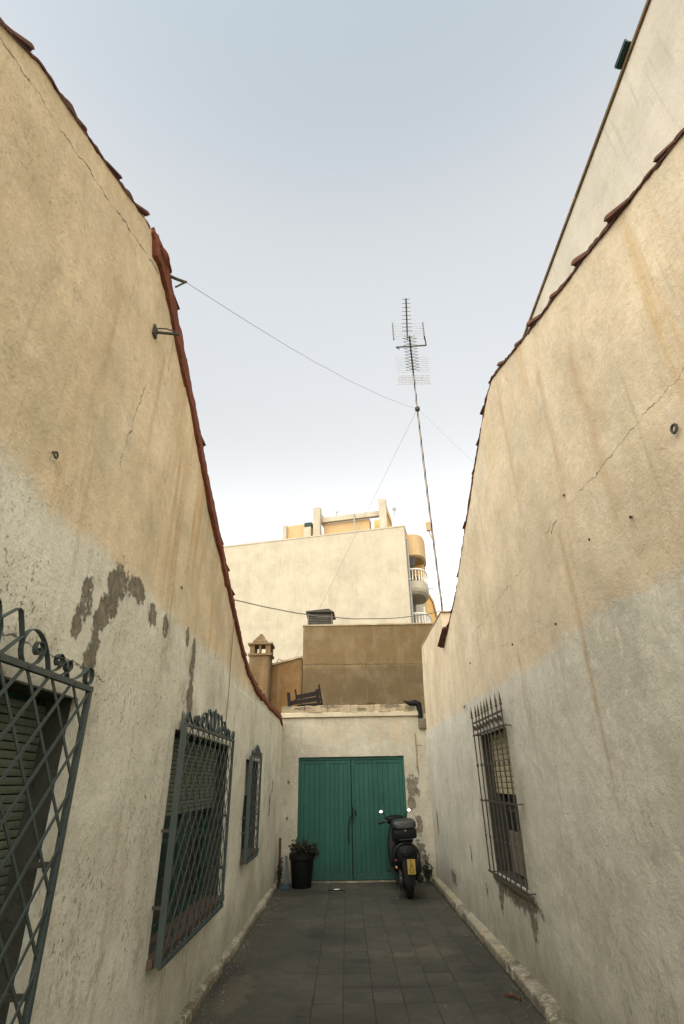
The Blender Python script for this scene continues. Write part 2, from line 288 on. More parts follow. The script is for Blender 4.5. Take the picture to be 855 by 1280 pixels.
class MB:
    def __init__(s): s.v = []; s.f = []
    def add(s, vs, fs):
        k = len(s.v); s.v += [Vector(v) for v in vs]; s.f += [tuple(i + k for i in f) for f in fs]; return s
    def box(s, lo, hi, mat=None):
        x0, y0, z0 = lo; x1, y1, z1 = hi
        vs = [Vector(p) for p in ((x0,y0,z0),(x1,y0,z0),(x1,y1,z0),(x0,y1,z0),(x0,y0,z1),(x1,y0,z1),(x1,y1,z1),(x0,y1,z1))]
        if mat: vs = [mat @ v for v in vs]
        return s.add(vs, [(0,3,2,1),(4,5,6,7),(0,1,5,4),(1,2,6,5),(2,3,7,6),(3,0,4,7)])
    def bevbox(s, lo, hi, b, mat=None):
        bm = bmesh.new(); bmesh.ops.create_cube(bm, size=1)
        c = [(lo[i] + hi[i]) / 2 for i in range(3)]; d = [hi[i] - lo[i] for i in range(3)]
        for v in bm.verts: v.co = Vector([c[i] + v.co[i] * d[i] for i in range(3)])
        bmesh.ops.bevel(bm, geom=bm.edges[:], offset=b, segments=2, affect='EDGES', profile=.6)
        return s.bm(bm, mat)
    def bm(s, bm, mat=None):
        bm.verts.ensure_lookup_table()
        for i, v in enumerate(bm.verts): v.index = i
        s.add([mat @ v.co if mat else v.co.copy() for v in bm.verts], [tuple(v.index for v in f.verts) for f in bm.faces]); bm.free(); return s
    def tube(s, pts, r, n=8, closed=False, cap=True):
        pts = [Vector(p) for p in pts]; m = len(pts); rr = r if isinstance(r, (list, tuple)) else [r] * m
        k = len(s.v); up = None
        for i, p in enumerate(pts):
            a = pts[(i - 1) % m] if (i > 0 or closed) else p; b = pts[(i + 1) % m] if (i < m - 1 or closed) else p
            t = (b - a).normalized()
            if up is None:
                up = t.orthogonal().normalized()
            up = (up - t * up.dot(t)).normalized() if (up - t * up.dot(t)).length > 1e-6 else t.orthogonal().normalized()
            w = t.cross(up)
            for j in range(n):
                an = 2 * pi * j / n; s.v.append(p + (up * cos(an) + w * sin(an)) * rr[i])
        for i in range(m if closed else m - 1):
            i2 = (i + 1) % m
            for j in range(n):
                s.f.append((k + i*n + j, k + i*n + (j+1) % n, k + i2*n + (j+1) % n, k + i2*n + j))
        if cap and not closed:
            s.f.append(tuple(k + j for j in reversed(range(n)))); s.f.append(tuple(k + (m-1)*n + j for j in range(n)))
        return s
    def ribbon(s, pts, normal, w, t):
        # flat bar whose width lies along `normal`, following pts in the plane across it
        pts = [Vector(p) for p in pts]; nn = Vector(normal).normalized(); k = len(s.v); m = len(pts)
        for i, p in enumerate(pts):
            a = pts[max(0, i-1)]; b = pts[min(m-1, i+1)]; tt = (b - a).normalized(); o = nn.cross(tt).normalized()
            for (e, g) in ((-1,-1),(1,-1),(1,1),(-1,1)): s.v.append(p + nn * (e * w / 2) + o * (g * t / 2))
        for i in range(m-1):
            for j in range(4): s.f.append((k+i*4+j, k+i*4+(j+1)%4, k+(i+1)*4+(j+1)%4, k+(i+1)*4+j))
        s.f.append((k+3,k+2,k+1,k)); e = k+(m-1)*4; s.f.append((e,e+1,e+2,e+3)); return s
    def lathe(s, prof, c, n=24, axis='Z', mat=None):
        k = len(s.v)
        for (r, h) in prof:
            for j in range(n):
                a = 2*pi*j/n
                p = Vector((r*cos(a), r*sin(a), h)) if axis == 'Z' else (Vector((h, r*cos(a), r*sin(a))) if axis == 'X' else Vector((r*cos(a), h, r*sin(a))))
                p = Vector(c) + p; s.v.append(mat @ p if mat else p)
        for i in range(len(prof)-1):
            for j in range(n): s.f.append((k+i*n+j, k+i*n+(j+1)%n, k+(i+1)*n+(j+1)%n, k+(i+1)*n+j))
        s.f.append(tuple(k+j for j in reversed(range(n)))); e = k+(len(prof)-1)*n; s.f.append(tuple(e+j for j in range(n))); return s
    def loft(s, rings, cap=True):
        k = len(s.v); n = len(rings[0])
        for r in rings: s.v += [Vector(p) for p in r]
        for i in range(len(rings)-1):
            for j in range(n): s.f.append((k+i*n+j, k+i*n+(j+1)%n, k+(i+1)*n+(j+1)%n, k+(i+1)*n+j))
        if cap: s.f.append(tuple(k+j for j in reversed(range(n)))); e = k+(len(rings)-1)*n; s.f.append(tuple(e+j for j in range(n)))
        return s
    def prism(s, poly, y0, y1, ax='Y', mat=None):
        # extrude an outline: ax 'Y' -> poly is (x,z); ax 'X' -> poly is (y,z); ax 'Z' -> poly is (x,y)
        def P(a, b, h):
            v = Vector((a, h, b)) if ax == 'Y' else (Vector((h, a, b)) if ax == 'X' else Vector((a, b, h)))
            return mat @ v if mat else v
        k = len(s.v); n = len(poly)
        s.v += [P(a, b, y0) for a, b in poly] + [P(a, b, y1) for a, b in poly]
        s.f.append(tuple(k+i for i in range(n))); s.f.append(tuple(k+n+i for i in reversed(range(n))))
        for i in range(n): s.f.append((k+(i+1)%n, k+i, k+n+i, k+n+(i+1)%n))
        return s
    def jitter(s, a, sc):
        for v in s.v:
            v += noise.noise_vector(v * sc) * a
        return s
    def mesh(s, name, m, org=Vector((0, 0, 0)), smooth=False):
        me = D.meshes.new(name); me.from_pydata([v - org for v in s.v], [], s.f); me.update()
        b = bmesh.new(); b.from_mesh(me); bmesh.ops.recalc_face_normals(b, faces=b.faces); b.to_mesh(me); b.free()
        me.materials.append(m if isinstance(m, bpy.types.Material) else M[m])
        if smooth:
            for p in me.polygons: p.use_smooth = True
            try: me.set_sharp_from_angle(angle=radians(38))
            except Exception: pass
        return me
    def build(s, name, m, parent=None, smooth=False, org=None):
        o0 = Vector(org) if org is not None else off(parent)
        o = D.objects.new(name, s.mesh(name, m, o0, smooth)); COL.objects.link(o)
        if parent: o.parent = parent; o.location = o0 - off(parent)
        else: o.location = o0
        OFF[o.name] = o0.copy(); return o
def piece(name, me, parent, loc, rot=(0, 0, 0), scale=(1, 1, 1)):
    o = D.objects.new(name, me); COL.objects.link(o); o.parent = parent
    o.location = Vector(loc) - off(parent); o.rotation_euler = rot; o.scale = scale; OFF[o.name] = Vector(loc); return o

def grid_wall(prof, ylist, zlist, holes, xf, xb, wob, nrows, zcap, ax='X'):
    """plastered wall with real openings: front face at xf, back at xb, uneven surface, top following prof(y)"""
    m = MB(); nz = len(zlist) + nrows; idx = {}
    def zz(y, j):
        if j < len(zlist): return zlist[j]
        top = prof(y) + noise.noise(Vector((y * 6, 3, 0))) * .012
        return zcap + (top - zcap) * (j - len(zlist) + 1) / nrows
    def vert(i, j, side):
        k = (i, j, side)
        if k not in idx:
            y = ylist[i]; z = zz(y, j)
            x = xf if side == 0 else xb
            if side == 0: x += wob(y, z)
            m.v.append(Vector((x, y, z) if ax == 'X' else (y, x, z))); idx[k] = len(m.v) - 1
        return idx[k]
    fr = []
    for i in range(len(ylist) - 1):
        for j in range(nz - 1):
            yc = (ylist[i] + ylist[i+1]) / 2; zc = (zz(yc, j) + zz(yc, j+1)) / 2
            if any(a < yc < b and c < zc < d for (a, b, c, d) in holes): continue
            fr.append((i, j))
    fs = set(fr)
    for (i, j) in fr:
        q = [(i, j), (i+1, j), (i+1, j+1), (i, j+1)]
        m.f.append(tuple(vert(*p, 0) for p in q)); m.f.append(tuple(vert(*p, 1) for p in reversed(q)))
        for (nb, a, b) in (((i, j-1), 0, 1), ((i+1, j), 1, 2), ((i, j+1), 2, 3), ((i-1, j), 3, 0)):
            if nb not in fs: m.f.append((vert(*q[b], 0), vert(*q[a], 0), vert(*q[a], 1), vert(*q[b], 1)))
    return m
def lin(a, b, st, extra=()):
    n = max(1, int(round((b - a) / st))); L = [a + (b - a) * i / n for i in range(n + 1)]
    L = [v for v in L if all(abs(v - e) > st * .35 for e in extra)] + [e for e in extra if a <= e <= b]
    return sorted(set(round(v, 5) for v in L))
def interp(pts):
    def f(y):
        if y <= pts[0][0]: return pts[0][1]
        for (a, b), (c, d) in zip(pts, pts[1:]):
            if y <= c: return b + (d - b) * (y - a) / (c - a)
        return pts[-1][1]
    return f

XL, XR, YE = -1.28, 1.58, 11.4

# ---------------------------------------------------------------- ground and paving
g = MB(); g.add([(-400, -400, -.03), (400, -400, -.03), (400, 400, -.03), (-400, 400, -.03)], [(0, 1, 2, 3)]).build('ground', 'ground')['kind'] = 'structure'
pv = MB().box((XL - .1, -4, -.026), (XR + .1, YE + .1, -.007)).build('alley_pavement', 'joint'); tag(pv, kind='structure')
TS = .25
tile_meshes = []
for k in range(6):
    m = MB(); h = TS / 2 - .0016
    bmn = [(-h, -h), (h, -h), (h, h), (-h, h)]
    j = [(x * (1 - random.uniform(0, .016)), y * (1 - random.uniform(0, .016))) for x, y in bmn]
    e = .006
    top = [(x - math.copysign(e, x), y - math.copysign(e, y), 0) for x, y in j]
    mid = [(x, y, -.0035) for x, y in j]; bot = [(x, y, -.016) for x, y in j]
    m.loft([bot, mid, top]); tile_meshes.append(m.mesh('paving_tile', 'paving'))
tx0 = XR - .14 - 7 * TS
cnt = 0
far = []
for iy in range(60):
    y = YE - .02 - TS * (iy + .5)
    sh = 0
    for ix in range(8):
        x = tx0 + TS * (ix - .5)
        if y > 4.6 and cnt < 296:
            lean = .006 if random.random() < .18 else .0025
            rz = random.uniform(-.004, .004)
            piece('paving_tile', random.choice(tile_meshes), pv, (x, y, random.uniform(-.0035, .0015)), (random.uniform(-lean, lean), random.uniform(-lean, lean), rz)); cnt += 1
        else: far.append((x, y))
mm = MB()
for x, y in far:
    h = TS/2 - .002
    mm.box((x-h, y-h, -.016), (x+h, y+h, random.uniform(-.004, 0)))
tag(mm.build('paving_tile_field', 'paving', pv), kind='stuff')
# cement skin on the left side, ragged edge over the tiles
m = MB(); xs0 = XL + .02; ny = 150; nx = 10
for i in range(ny + 1):
    y = -4 + (YE - .01 + 4) * i / ny
    xe = -.42 + noise.noise(Vector((y * 1.3, 0, 0))) * .16 + noise.noise(Vector((y * 6, 5, 0))) * .05
    for j in range(nx + 1):
        x = xs0 + (xe - xs0) * j / nx
        z = .0065 + noise.noise(Vector((x * 2, y * 2, 0))) * .004 + noise.noise(Vector((x * 9, y * 9, 3))) * .0015
        if j == nx: z = -.004
        m.v.append(Vector((x, y, z)))
for i in range(ny):
    for j in range(nx):
        a = i * (nx + 1) + j; m.f.append((a, a + 1, a + nx + 2, a + nx + 1))
tag(m.build('cement_screed', 'paving', None, smooth=True), kind='structure')

def kerb(name, xw, xi, chips):
    m = MB(); ny = 520; rings = []
    for i in range(ny + 1):
        y = -4 + (YE - .03 + 4) * i / ny; v = Vector((y * 3.0, xw * 7, 0))
        h = .070 + noise.noise(v) * .006 + noise.noise(v * 4) * .010 + noise.noise(v * 13) * .006; w = noise.noise(v * 1.3 + Vector((9, 0, 0))) * .014 + noise.noise(v * 5) * .010 + noise.noise(v * 14) * .006
        if noise.noise(Vector((y * chips, xw, 4))) > .28: h -= .030; w -= math.copysign(.020, xi - xw) * -1 * -1
        d = 1 if xi > xw else -1
        x1 = xi + (w + (max(0, (9 - max(y, 4)) / 4) * .03 if d < 0 else 0)) * d
        rings.append([(xw - d * .03, y, -.02), (x1 + d * .004, y, -.02), (x1, y, h - .012), (x1 - d * .010, y, h), (xw - d * .03, y, h + .016)])
    m.loft(rings); return tag(m.build(name, 'kerb', None, smooth=False), kind='structure')
kerb('kerb_left', XL, XL + .065, 2.2)
kerb('kerb_right', XR, XR - .095, 1.6)

# ---------------------------------------------------------------- wrought-iron window grilles of the left house
def spiral(cy, cz, r0, r1, a0, a1, n=18):
    return [(cy + (r0 + (r1 - r0) * i / n) * cos(a0 + (a1 - a0) * i / n), cz + (r0 + (r1 - r0) * i / n) * sin(a0 + (a1 - a0) * i / n)) for i in range(n + 1)]
def bez(p, n=12):
    out = []
    for i in range(n + 1):
        t = i / n; q = [Vector((*a, 0)) for a in p]
        while len(q) > 1: q = [q[k].lerp(q[k+1], t) for k in range(len(q) - 1)]
        out.append((q[0].x, q[0].y))
    return out
def grille(parent, xf, xw, y0, y1, z0, z1, pw=.19, ph=.2, crest=True, h=.19):
    gr = D.objects.new('window_grille', None); COL.objects.link(gr); gr.parent = parent; OFF[gr.name] = off(parent).copy()
    yc = (y0 + y1) / 2; hw = (y1 - y0) / 2; fw = .022
    m = MB(); t = .030
    m.box((xf - .012, y0, z1 - fw), (xf + .012, y1, z1)); m.box((xf - .012, y0, z0), (xf + .012, y1, z0 + fw))
    m.box((xf - .014, y0, z0 + fw), (xf + .010, y0 + fw, z1 - fw)); m.box((xf - .014, y1 - fw, z0 + fw), (xf + .010, y1, z1 - fw))
    m.build('frame', 'iron', gr)
    for yy in (y0 + .004,):
        MB().box((xf - .034, yy, z0 + .01), (xf - .015, yy + .006, z1 - .01)).build('side_plate', 'iron', gr)
    for zz in (z0 + .3, z1 - .7):
        MB().box((xw - .04, y1 - .03, zz), (xf - .016, y1 - .012, zz + .02)).build('bracket', 'iron_dark', gr)
        MB().box((xw - .04, y0 + .012, zz), (xf - .016, y0 + .03, zz + .02)).build('bracket', 'iron_dark', gr)
    # diagonal flat bars
    n = max(2, round((y1 - y0) / pw)); pw = (y1 - y0) / n; ph = (z1 - z0) / round((z1 - z0) / ph); k = ph / pw
    W, H = y1 - y0, z1 - z0
    for sgn in (1, -1):
        for q in range(-int(H / ph) - 1, n + int(H / ph) + 2):
            a = q * pw
            # line y = a + sgn*(z)/k
            pts = []
            za, zb_ = 0.0, H
            ya, yb = a, a + sgn * H / k
            def clip(ya, za, yb, zb2):
                P = [(ya, za), (yb, zb2)]
                if ya == yb: return None
                out = []
                ts = sorted([((0 - ya) / (yb - ya)), ((W - ya) / (yb - ya))])
                t0, t1 = max(0, ts[0]), min(1, ts[1])
                if t1 - t0 < .02: return None
                f = lambda t: (ya + (yb - ya) * t, za + (zb2 - za) * t)
                return f(t0), f(t1)
            c = clip(ya, za, yb, zb_)
            if not c: continue
            (p0, p1) = c
            if math.hypot(p1[0] - p0[0], p1[1] - p0[1]) < .1: continue
            dx = .003 * sgn
            m = MB(); m.ribbon([(xf + dx, y0 + p0[0], z0 + p0[1]), (xf + dx, y0 + p1[0], z0 + p1[1])], (1, 0, 0), .005, .014)
            m.build('lattice_bar', 'iron', gr)
    # rivets along the frame
    m = MB()
    for i in range(1, n):
        m.lathe([(.006, 0), (.005, .003), (.001, .004)], (xf + .012, y0 + i * pw, z1 - fw / 2), 8, 'X')
    m.build('rivet_row', 'iron_dark', gr)
    if crest:
        s = hw / .93
        S = []
        for d in (-1, 1):
            def T(L): return [(xf, yc + d * a * s, z1 + b * h / .19) for a, b in L]
            S.append(T(bez([(0.0, .0), (.03, .10), (.04, .24), (.10, .20), (.19, .14), (.16, .05), (.07, .0)], 18)))
            S.append(T([(.17, .0), (.165, .08), (.15, .11), (.235, .17), (.255, .165), (.30, .085), (.20, .0)]))
            S.append(T(bez([(.34, .0), (.28, .05), (.29, .12), (.36, .17), (.44, .15), (.50, .06), (.53, .0)], 16)))
            S.append(T(bez([(.40, .0), (.47, .02), (.46, .08)], 6) + spiral(.425, .062, .035, .010, .3, 7.2)))
            S.append(T(bez([(.53, .0), (.60, .01), (.625, .05)], 5) + spiral(.592, .052, .033, .010, .1, 6.6)))
            S.append(T(bez([(.55, .06), (.64, .09), (.69, .0)], 6)))
            S.append(T(bez([(.62, .0), (.665, .01), (.70, .04)], 5) + spiral(.672, .045, .030, .010, .1, 6.4)))
            S.append(T(bez([(.70, .0), (.78, .0), (.86, .075)], 6) + spiral(.88, .038, .042, .026, 1.9, -4.6, 16)))
        S.append([(xf, yc, z1), (xf, yc, z1 + h * 1.02)])
        for L in S: MB().ribbon(L, (1, 0, 0), .020, .0035).build('scroll', 'iron', gr)
    return gr

def persiana(parent, xs, y0, y1, z0, z1, pitch, mat):
    """roller shutter of separate slats in its two side channels"""
    w = D.objects.new('roller_shutter', None); COL.objects.link(w); w.parent = parent; OFF[w.name] = off(parent).copy()
    L = y1 - y0; d = 1 if xs < 0 else -1
    prof = [(0, 0), (.006, .004), (.010, pitch * .35), (.010, pitch * .65), (.005, pitch - .006), (0, pitch - .004), (-.004, pitch * .5)]
    me = MB().prism([(d * a, b) for a, b in prof], -L/2, L/2, 'Y').mesh('slat', mat)
    k = int((z1 - z0) / pitch)
    for i in range(k):
        piece('slat', me, w, (xs, (y0 + y1) / 2, z0 + i * pitch), (random.uniform(-.0006, .0006) * 2, 0, 0))
    m = MB()
    for yy in (y0 - .025, y1 + .001): m.box((xs - .012, yy, z0 - .6), (xs + .014, yy + .024, z1))
    return w

def window(parent, xw, y0, y1, z0, z1, depth, zsh, pitch, slat_mat, frame_mat, d):
    """casement window in its recess; d = +1 when the alley is on the +X side"""
    w = D.objects.new('window', None); COL.objects.link(w); w.parent = parent; OFF[w.name] = off(parent).copy()
    xs = xw - d * depth
    def bx(a, b, c, e, f, g_): return MB().box((min(a, b), c, f), (max(a, b), e, g_))
    m = MB()
    fw = .05
    def add(a, b, c, e, f, g_): m.box((min(a, b), c, f), (max(a, b), e, g_))
    X0, X1 = xs - d * .07, xs - d * .02
    add(X0, X1, y0 + .001, y0 + fw, z0 + .001, z1 - .001); add(X0, X1, y1 - fw, y1 - .001, z0 + .001, z1 - .001)
    add(X0 + d*.001, X1 - d*.001, y0 + fw, y1 - fw, z0 + .001, z0 + fw); add(X0 + d*.001, X1 - d*.001, y0 + fw, y1 - fw, z1 - fw, z1 - .001)
    ym = (y0 + y1) / 2; add(X0 + d*.002, X1 + d*.003, ym - .035, ym + .035, z0 + fw, z1 - fw)
    m.build('window_frame', frame_mat, w)
    for a, b in ((y0 + fw, ym - .035), (ym + .035, y1 - fw)):
        bx(xs - d * .050, xs - d * .046, a, b, z0 + fw, z1 - fw).build('pane', 'glass', w)
        zr = z0 + (z1 - z0) * .42
        bx(xs - d * .056, xs - d * .038, a + .001, b - .001, zr, zr + .03).build('glazing_bar', frame_mat, w)
    if True:
        for (ya, yb, za, zb_) in ((y1 - .006, y1 + .02, z0, z1), (y0 - .02, y0 + .006, z0, z1), (y0 + .006, y1 - .006, z1 - .006, z1 + .02), (y0 + .006, y1 - .006, z0 - .02, z0 + .006)):
            e = MB().box((min(xs - d * .06, xw - d * .014), ya, za + .002), (max(xs - d * .06, xw - d * .014), yb, zb_ - .002)); e.jitter(.004, 6).build('jamb_lining', 'jamb', w)  # dark panels on all four sides of the window recess
    bx(xs - d * .30, xs - d * .29, y0 - .1, y1 + .1, z0 - .1, z1 + .1).build('dark_room_backing', 'dark_room', w)  # near-black sheet behind the glass stands in for the unlit room
    return w

# ---------------------------------------------------------------- left house
LH = empty('house', (-4.3, 3.7, 0), 'low whitewashed gabled house along the left side of the alley with three lattice window grilles', 'house')
# rake of the roof: (y, z) of the wall top
profL = interp([(-4, 2.75), (-1.45, 2.75), (.94, 4.21), (1.15, 4.40), (1.51, 4.57), (1.88, 4.76), (2.24, 4.96), (2.55, 5.03), (2.75, 4.97), (3.49, 4.60), (4.5, 4.08), (5.87, 3.45), (6.7, 3.08), (7.2, 2.92), (8.2, 2.80), (9.6, 2.76), (11.0, 2.76), (11.4, 2.62)])
WL = [(.75, 2.63, .62, 1.97), (4.24, 6.36, .62, 1.97), (7.42, 8.60, .80, 1.88)]
def wobL(y, z):
    a = noise.noise(Vector((y * .7, z * .7, 1))) * .014 + noise.noise(Vector((y * 2.4, z * 2.4, 5))) * .008 + noise.noise(Vector((y * 5.5, z * 4.5, 8))) * .003
    if z < 2.62: a += .006 + .004 * min(1, (2.62 - z) * 4)
    return a
ex = [v for w in WL for v in w[:2]]; ez = sorted(set(v for w in WL for v in w[2:]))
yl = lin(-4, YE, .075, ex); zl = lin(0, 2.5, .075, ez)
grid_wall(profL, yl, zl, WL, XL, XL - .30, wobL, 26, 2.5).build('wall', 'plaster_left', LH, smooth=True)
# far walls of the house so that it is a building, not a screen
m = MB(); m.prism([(XL - .30, 0), (-7.3, 0), (-7.3, 2.7), (XL - .30, 2.7)], -4, -3.8); m.prism([(XL - .30, 0), (-7.3, 0), (-7.3, 2.6), (XL - .30, 2.6)], 11.15, 11.4)
m.box((-7.5, -4, 0), (-7.3, 11.4, 2.7)); m.build('back_wall', 'plaster_left', LH)

def roof_sheet(x0, x1, ya, za, yb, zb_, nwave=.22, th=.03):
    m = MB(); n = int(abs(x1 - x0) / nwave * 8); L = 12
    for i in range(n + 1):
        x = x0 + (x1 - x0) * i / n; w = abs(sin(pi * (x - x0) / nwave)) * .05
        for j in range(L + 1):
            t = j / L; y = ya + (yb - ya) * t; z = za + (zb_ - za) * t + w
            m.v.append(Vector((x, y, z)))
    for i in range(n):
        for j in range(L):
            a = i * (L + 1) + j; m.f.append((a, a + L + 1, a + L + 2, a + 1))
    k = len(m.v)
    m.add([(x0, ya, za - th), (x1, ya, za - th), (x1, yb, zb_ - th), (x0, yb, zb_ - th)], [(0, 1, 2, 3)])
    return m
# gable slopes (corrugated rows of clay channel tiles)
m = roof_sheet(XL - .06, -7.5, -1.6, 2.72, 2.58, 5.05); b = roof_sheet(XL - .06, -7.5, 2.62, 5.05, 7.3, 2.92); m.add(b.v, b.f)
b = roof_sheet(XL - .06, -7.5, 7.32, 2.90, 11.35, 2.60); m.add(b.v, b.f)
roofL = m.build('roof', 'roof_clay', LH, smooth=True)

def barrel(length=.44, r0=.060, r1=.088, th=.012, n=8):
    """tapered half-round clay tile along +Y, wide mouth at the +Y end"""
    m = MB(); out = []
    for (y, r) in ((0, r0), (length * .5, (r0 + r1) / 2), (length, r1)):
        ring = [(r * cos(pi * j / n), y, r * sin(pi * j / n)) for j in range(n + 1)] + [(r * .5, y + (.02 if y > .4 else 0), -.01), (-r * .5, y + (.02 if y > .4 else 0), -.01)]
        out.append(ring)
    return m.loft(out)
tile_me = [barrel(.44, .055 + random.uniform(-.004, .004), .088 + random.uniform(-.006, .008)).mesh('roof_tile', 'terracotta', smooth=True) for _ in range(4)]
def verge(parent, prof, spots, x, lift=.0, sc=1.0, tilt=.10, ln=1.0):
    for y in spots:
        s_ = (prof(y + .12) - prof(y - .12)) / .24
        z = prof(y) + lift
        piece('roof_tile', random.choice(tile_me), parent, (x + random.uniform(-.012, .012), y, z), (math.atan(s_) + tilt + random.uniform(-.03, .03), random.uniform(-.12, .12), random.uniform(-.05, .05)), (sc, ln * random.uniform(.9, 1.1), sc * random.uniform(.9, 1.1)))
def band(parent, prof, x, ya, yb, hi, lo, d, th, name='verge_mortar', mat='red_mortar'):
    """mortar bedding that covers the wall's upper edge; ragged lower line"""
    m = MB(); n = int(abs(yb - ya) / .022); R_ = []
    for i in range(n + 1):
        y = ya + (yb - ya) * i / n
        w = noise.noise(Vector((y * 5, x, 0))) * .024 + noise.noise(Vector((y * 19, x, 2))) * .018 + noise.noise(Vector((y * 45, x, 7))) * .008
        h = noise.noise(Vector((y * 7, x, 9))) * .010
        e = min(1, i / 4, (n - i) / 4) if n > 8 else 1
        L = lo(y) if callable(lo) else lo
        zt = prof(y) + hi + h; zb_ = prof(y) - (L + w) * max(.15, e)
        o = noise.noise(Vector((y * 9, x, 5))) * .008 + noise.noise(Vector((y * 31, x, 8))) * .005
        R_.append([(x - d * .22, y, zt - .02), (x + d * (th * .6 + o), y, zt), (x + d * (th + o), y, zt - .02), (x + d * (th + o), y, zb_ + .012), (x + d * (th * .3), y, zb_), (x - d * .22, y, zb_)])
    m.loft(R_); return m.build(name, mat, parent, smooth=True)
band(LH, profL, XL, -1.4, 2.40, .008, .006, 1, .008, mat='terracotta')
band(LH, profL, XL, 2.36, 11.38, .032, lambda y: .150 if y < 3.4 else (.115 if y < 5.5 else .062), 1, .030)
verge(roofL, profL, [1.02 - .42 * i for i in range(4, 0, -1)] + [.62, .98, 1.36, 1.74, 2.10], XL - .012, -.008, .38, .12, .40)
verge(roofL, profL, [2.50 + .355 * i for i in range(25)], XL - .004, .022, .36, .06, .26)
# lump of mortar at the ridge
m = MB(); bmr = bmesh.new(); bmesh.ops.create_icosphere(bmr, subdivisions=4, radius=1)
for v in bmr.verts:
    p = v.co * (1 + noise.noise(v.co * 2.1) * .45 + noise.noise(v.co * 6) * .15); v.co = Vector((XL - .03 + p.x * .075, 2.56 + p.y * .20, 4.99 + p.z * .085))
m.bm(bmr).build('ridge_mortar', 'red_mortar', LH, smooth=True)

for i, (a, b, c, d) in enumerate(WL):
    w = window(LH, XL, a, b, c, d, .14, 0, .03, 'slat_green', 'teal_paint', 1)
    dz = {0: 1.18, 1: 1.38, 2: 1.45}[i]
    persiana(w, XL - .135, a + .03, b - .03, dz, d - .01, .036, 'slat_green') if False else None
    L = b - a - .01; pitch = .033
    prof = [(0, 0), (.004, .001), (.0055, .004), (.0065, pitch * .5), (.0055, pitch - .007), (.004, pitch - .0042), (0, pitch - .0036), (-.003, pitch * .5)]
    me = MB().prism(prof, -L/2, L/2, 'Y').mesh('shutter_slat', 'slat_green')
    for k in range(int((d - dz) / pitch)):
        piece('shutter_slat', me, w, (XL - .128 + random.uniform(-.001, .001), (a + b) / 2, dz + k * pitch), (random.uniform(-.001, .001), 0, 0))
    m = MB(); nseg = int((b - a + .16) / .2)
    for k in range(nseg):
        y0 = a - .02 + (b - a + .06) * k / nseg; y1 = a - .02 + (b - a + .06) * (k + 1) / nseg - .004
        mm = MB().bevbox((XL - .15, y0, c - .045 + random.uniform(-.003, .003)), (XL + .050 + random.uniform(-.006, .006), y1, c + .004), .004).build('sill_tile', 'sill', w)
grille(LH, XL + .10, XL, .70, 2.56, .60, 2.01)
grille(LH, XL + .10, XL, 4.19, 6.05, .58, 2.01)
grille(LH, XL + .09, XL, 7.36, 8.20, .76, 1.92, h=.14)
# small iron fittings on the left gable
br = MB(); br.tube([(XL - .03, 2.70, 4.40), (XL + .17, 2.72, 4.39)], .011, 6); br.tube([(XL + .02, 2.70, 4.43), (XL + .08, 2.71, 4.435), (XL + .15, 2.72, 4.41), (XL + .17, 2.72, 4.39)], .005, 6)
br.box((XL - .02, 2.67, 4.36), (XL + .014, 2.73, 4.44)); br.build('wall_bracket', 'iron_dark', LH)
hk = MB(); hk.tube([(XL, 2.70, 4.98), (XL + .06, 2.76, 5.0), (XL + .10, 2.84, 5.06)], .012, 6); hk.tube([(XL + .02, 2.86, 5.03), (XL + .10, 2.86, 5.09), (XL + .06, 2.9, 5.13)], .008, 6); hk.build('wire_hook', 'iron_dark', LH)
def ring_at(x, y, z, r, parent, d, nm='wall_ring'):
    MB().tube([(x + d * .018, y + r * cos(2*pi*i/12), z + r * sin(2*pi*i/12)) for i in range(12)], r * .32, 6, closed=True).tube([(x - d*.01, y, z + r), (x + d * .02, y, z + r)], r * .35, 6).build(nm, 'iron_dark', parent)
ring_at(XL, 1.97, 2.91, .014, LH, 1); ring_at(XL, 3.96, 2.97, .010, LH, 1)
MB().tube([(XL + .012, 6.02 + .01 * sin(i * 1.3), 3.38 - i * .134) for i in range(11)], .005, 6).build('wall_cable', 'wire', LH)

# ---------------------------------------------------------------- right house
RH = empty('house', (4.6, 3.5, 0), 'cream gabled house along the right side of the alley with one spiked window grille', 'house')
profR = interp([(-4, 2.72), (-2.55, 2.72), (1.36, 4.19), (1.73, 4.34), (2.14, 4.50), (2.56, 4.65), (4.28, 5.30), (4.6, 5.24), (5.56, 4.80), (7.16, 3.93), (8.44, 3.50), (8.46, 4.03), (10.96, 4.03), (11.16, 2.5), (11.17, 2.49), (YE, 2.49)])
def profR2(y): return profR(y)
WR = [(5.62, 6.80, .72, 2.06)]
def wobR(y, z):
    a = noise.noise(Vector((y * .7 + 20, z * .7, 1))) * .014 + noise.noise(Vector((y * 2.4, z * 2.4 + 9, 5))) * .008 + noise.noise(Vector((y * 5.5, z * 4.5, 18))) * .003
    if z < 2.4: a += .006
    return -a
yl = lin(-4, YE, .075, [5.62, 6.80, 8.44, 8.46, 10.96, 11.16, 11.17]); zl = lin(0, 2.42, .075, [.72, 2.06])
yl = sorted(set(yl + [10.99, 11.02, 11.05, 11.08, 11.11, 11.14]))
grid_wall(profR, yl, zl, WR, XR, XR + .34, wobR, 28, 2.42).build('wall', 'plaster_right', RH, smooth=True)
m = MB(); m.box((XR + .34, -4, 0), (7.0 - 1.2, -3.8, 2.7)); m.box((XR + .34, 8.46, 0), (5.8, 8.66, 4.02)); m.box((5.8, -4, 0), (5.99, 8.66, 2.7)); m.build('back_wall', 'plaster_right', RH)
m = roof_sheet(XR + .06, 5.95, -2.7, 2.70, 4.28, 5.32); b = roof_sheet(XR + .06, 5.95, 4.32, 5.32, 8.44, 3.46); m.add(b.v, b.f)
roofR = m.build('roof', 'roof_clay', RH, smooth=True)
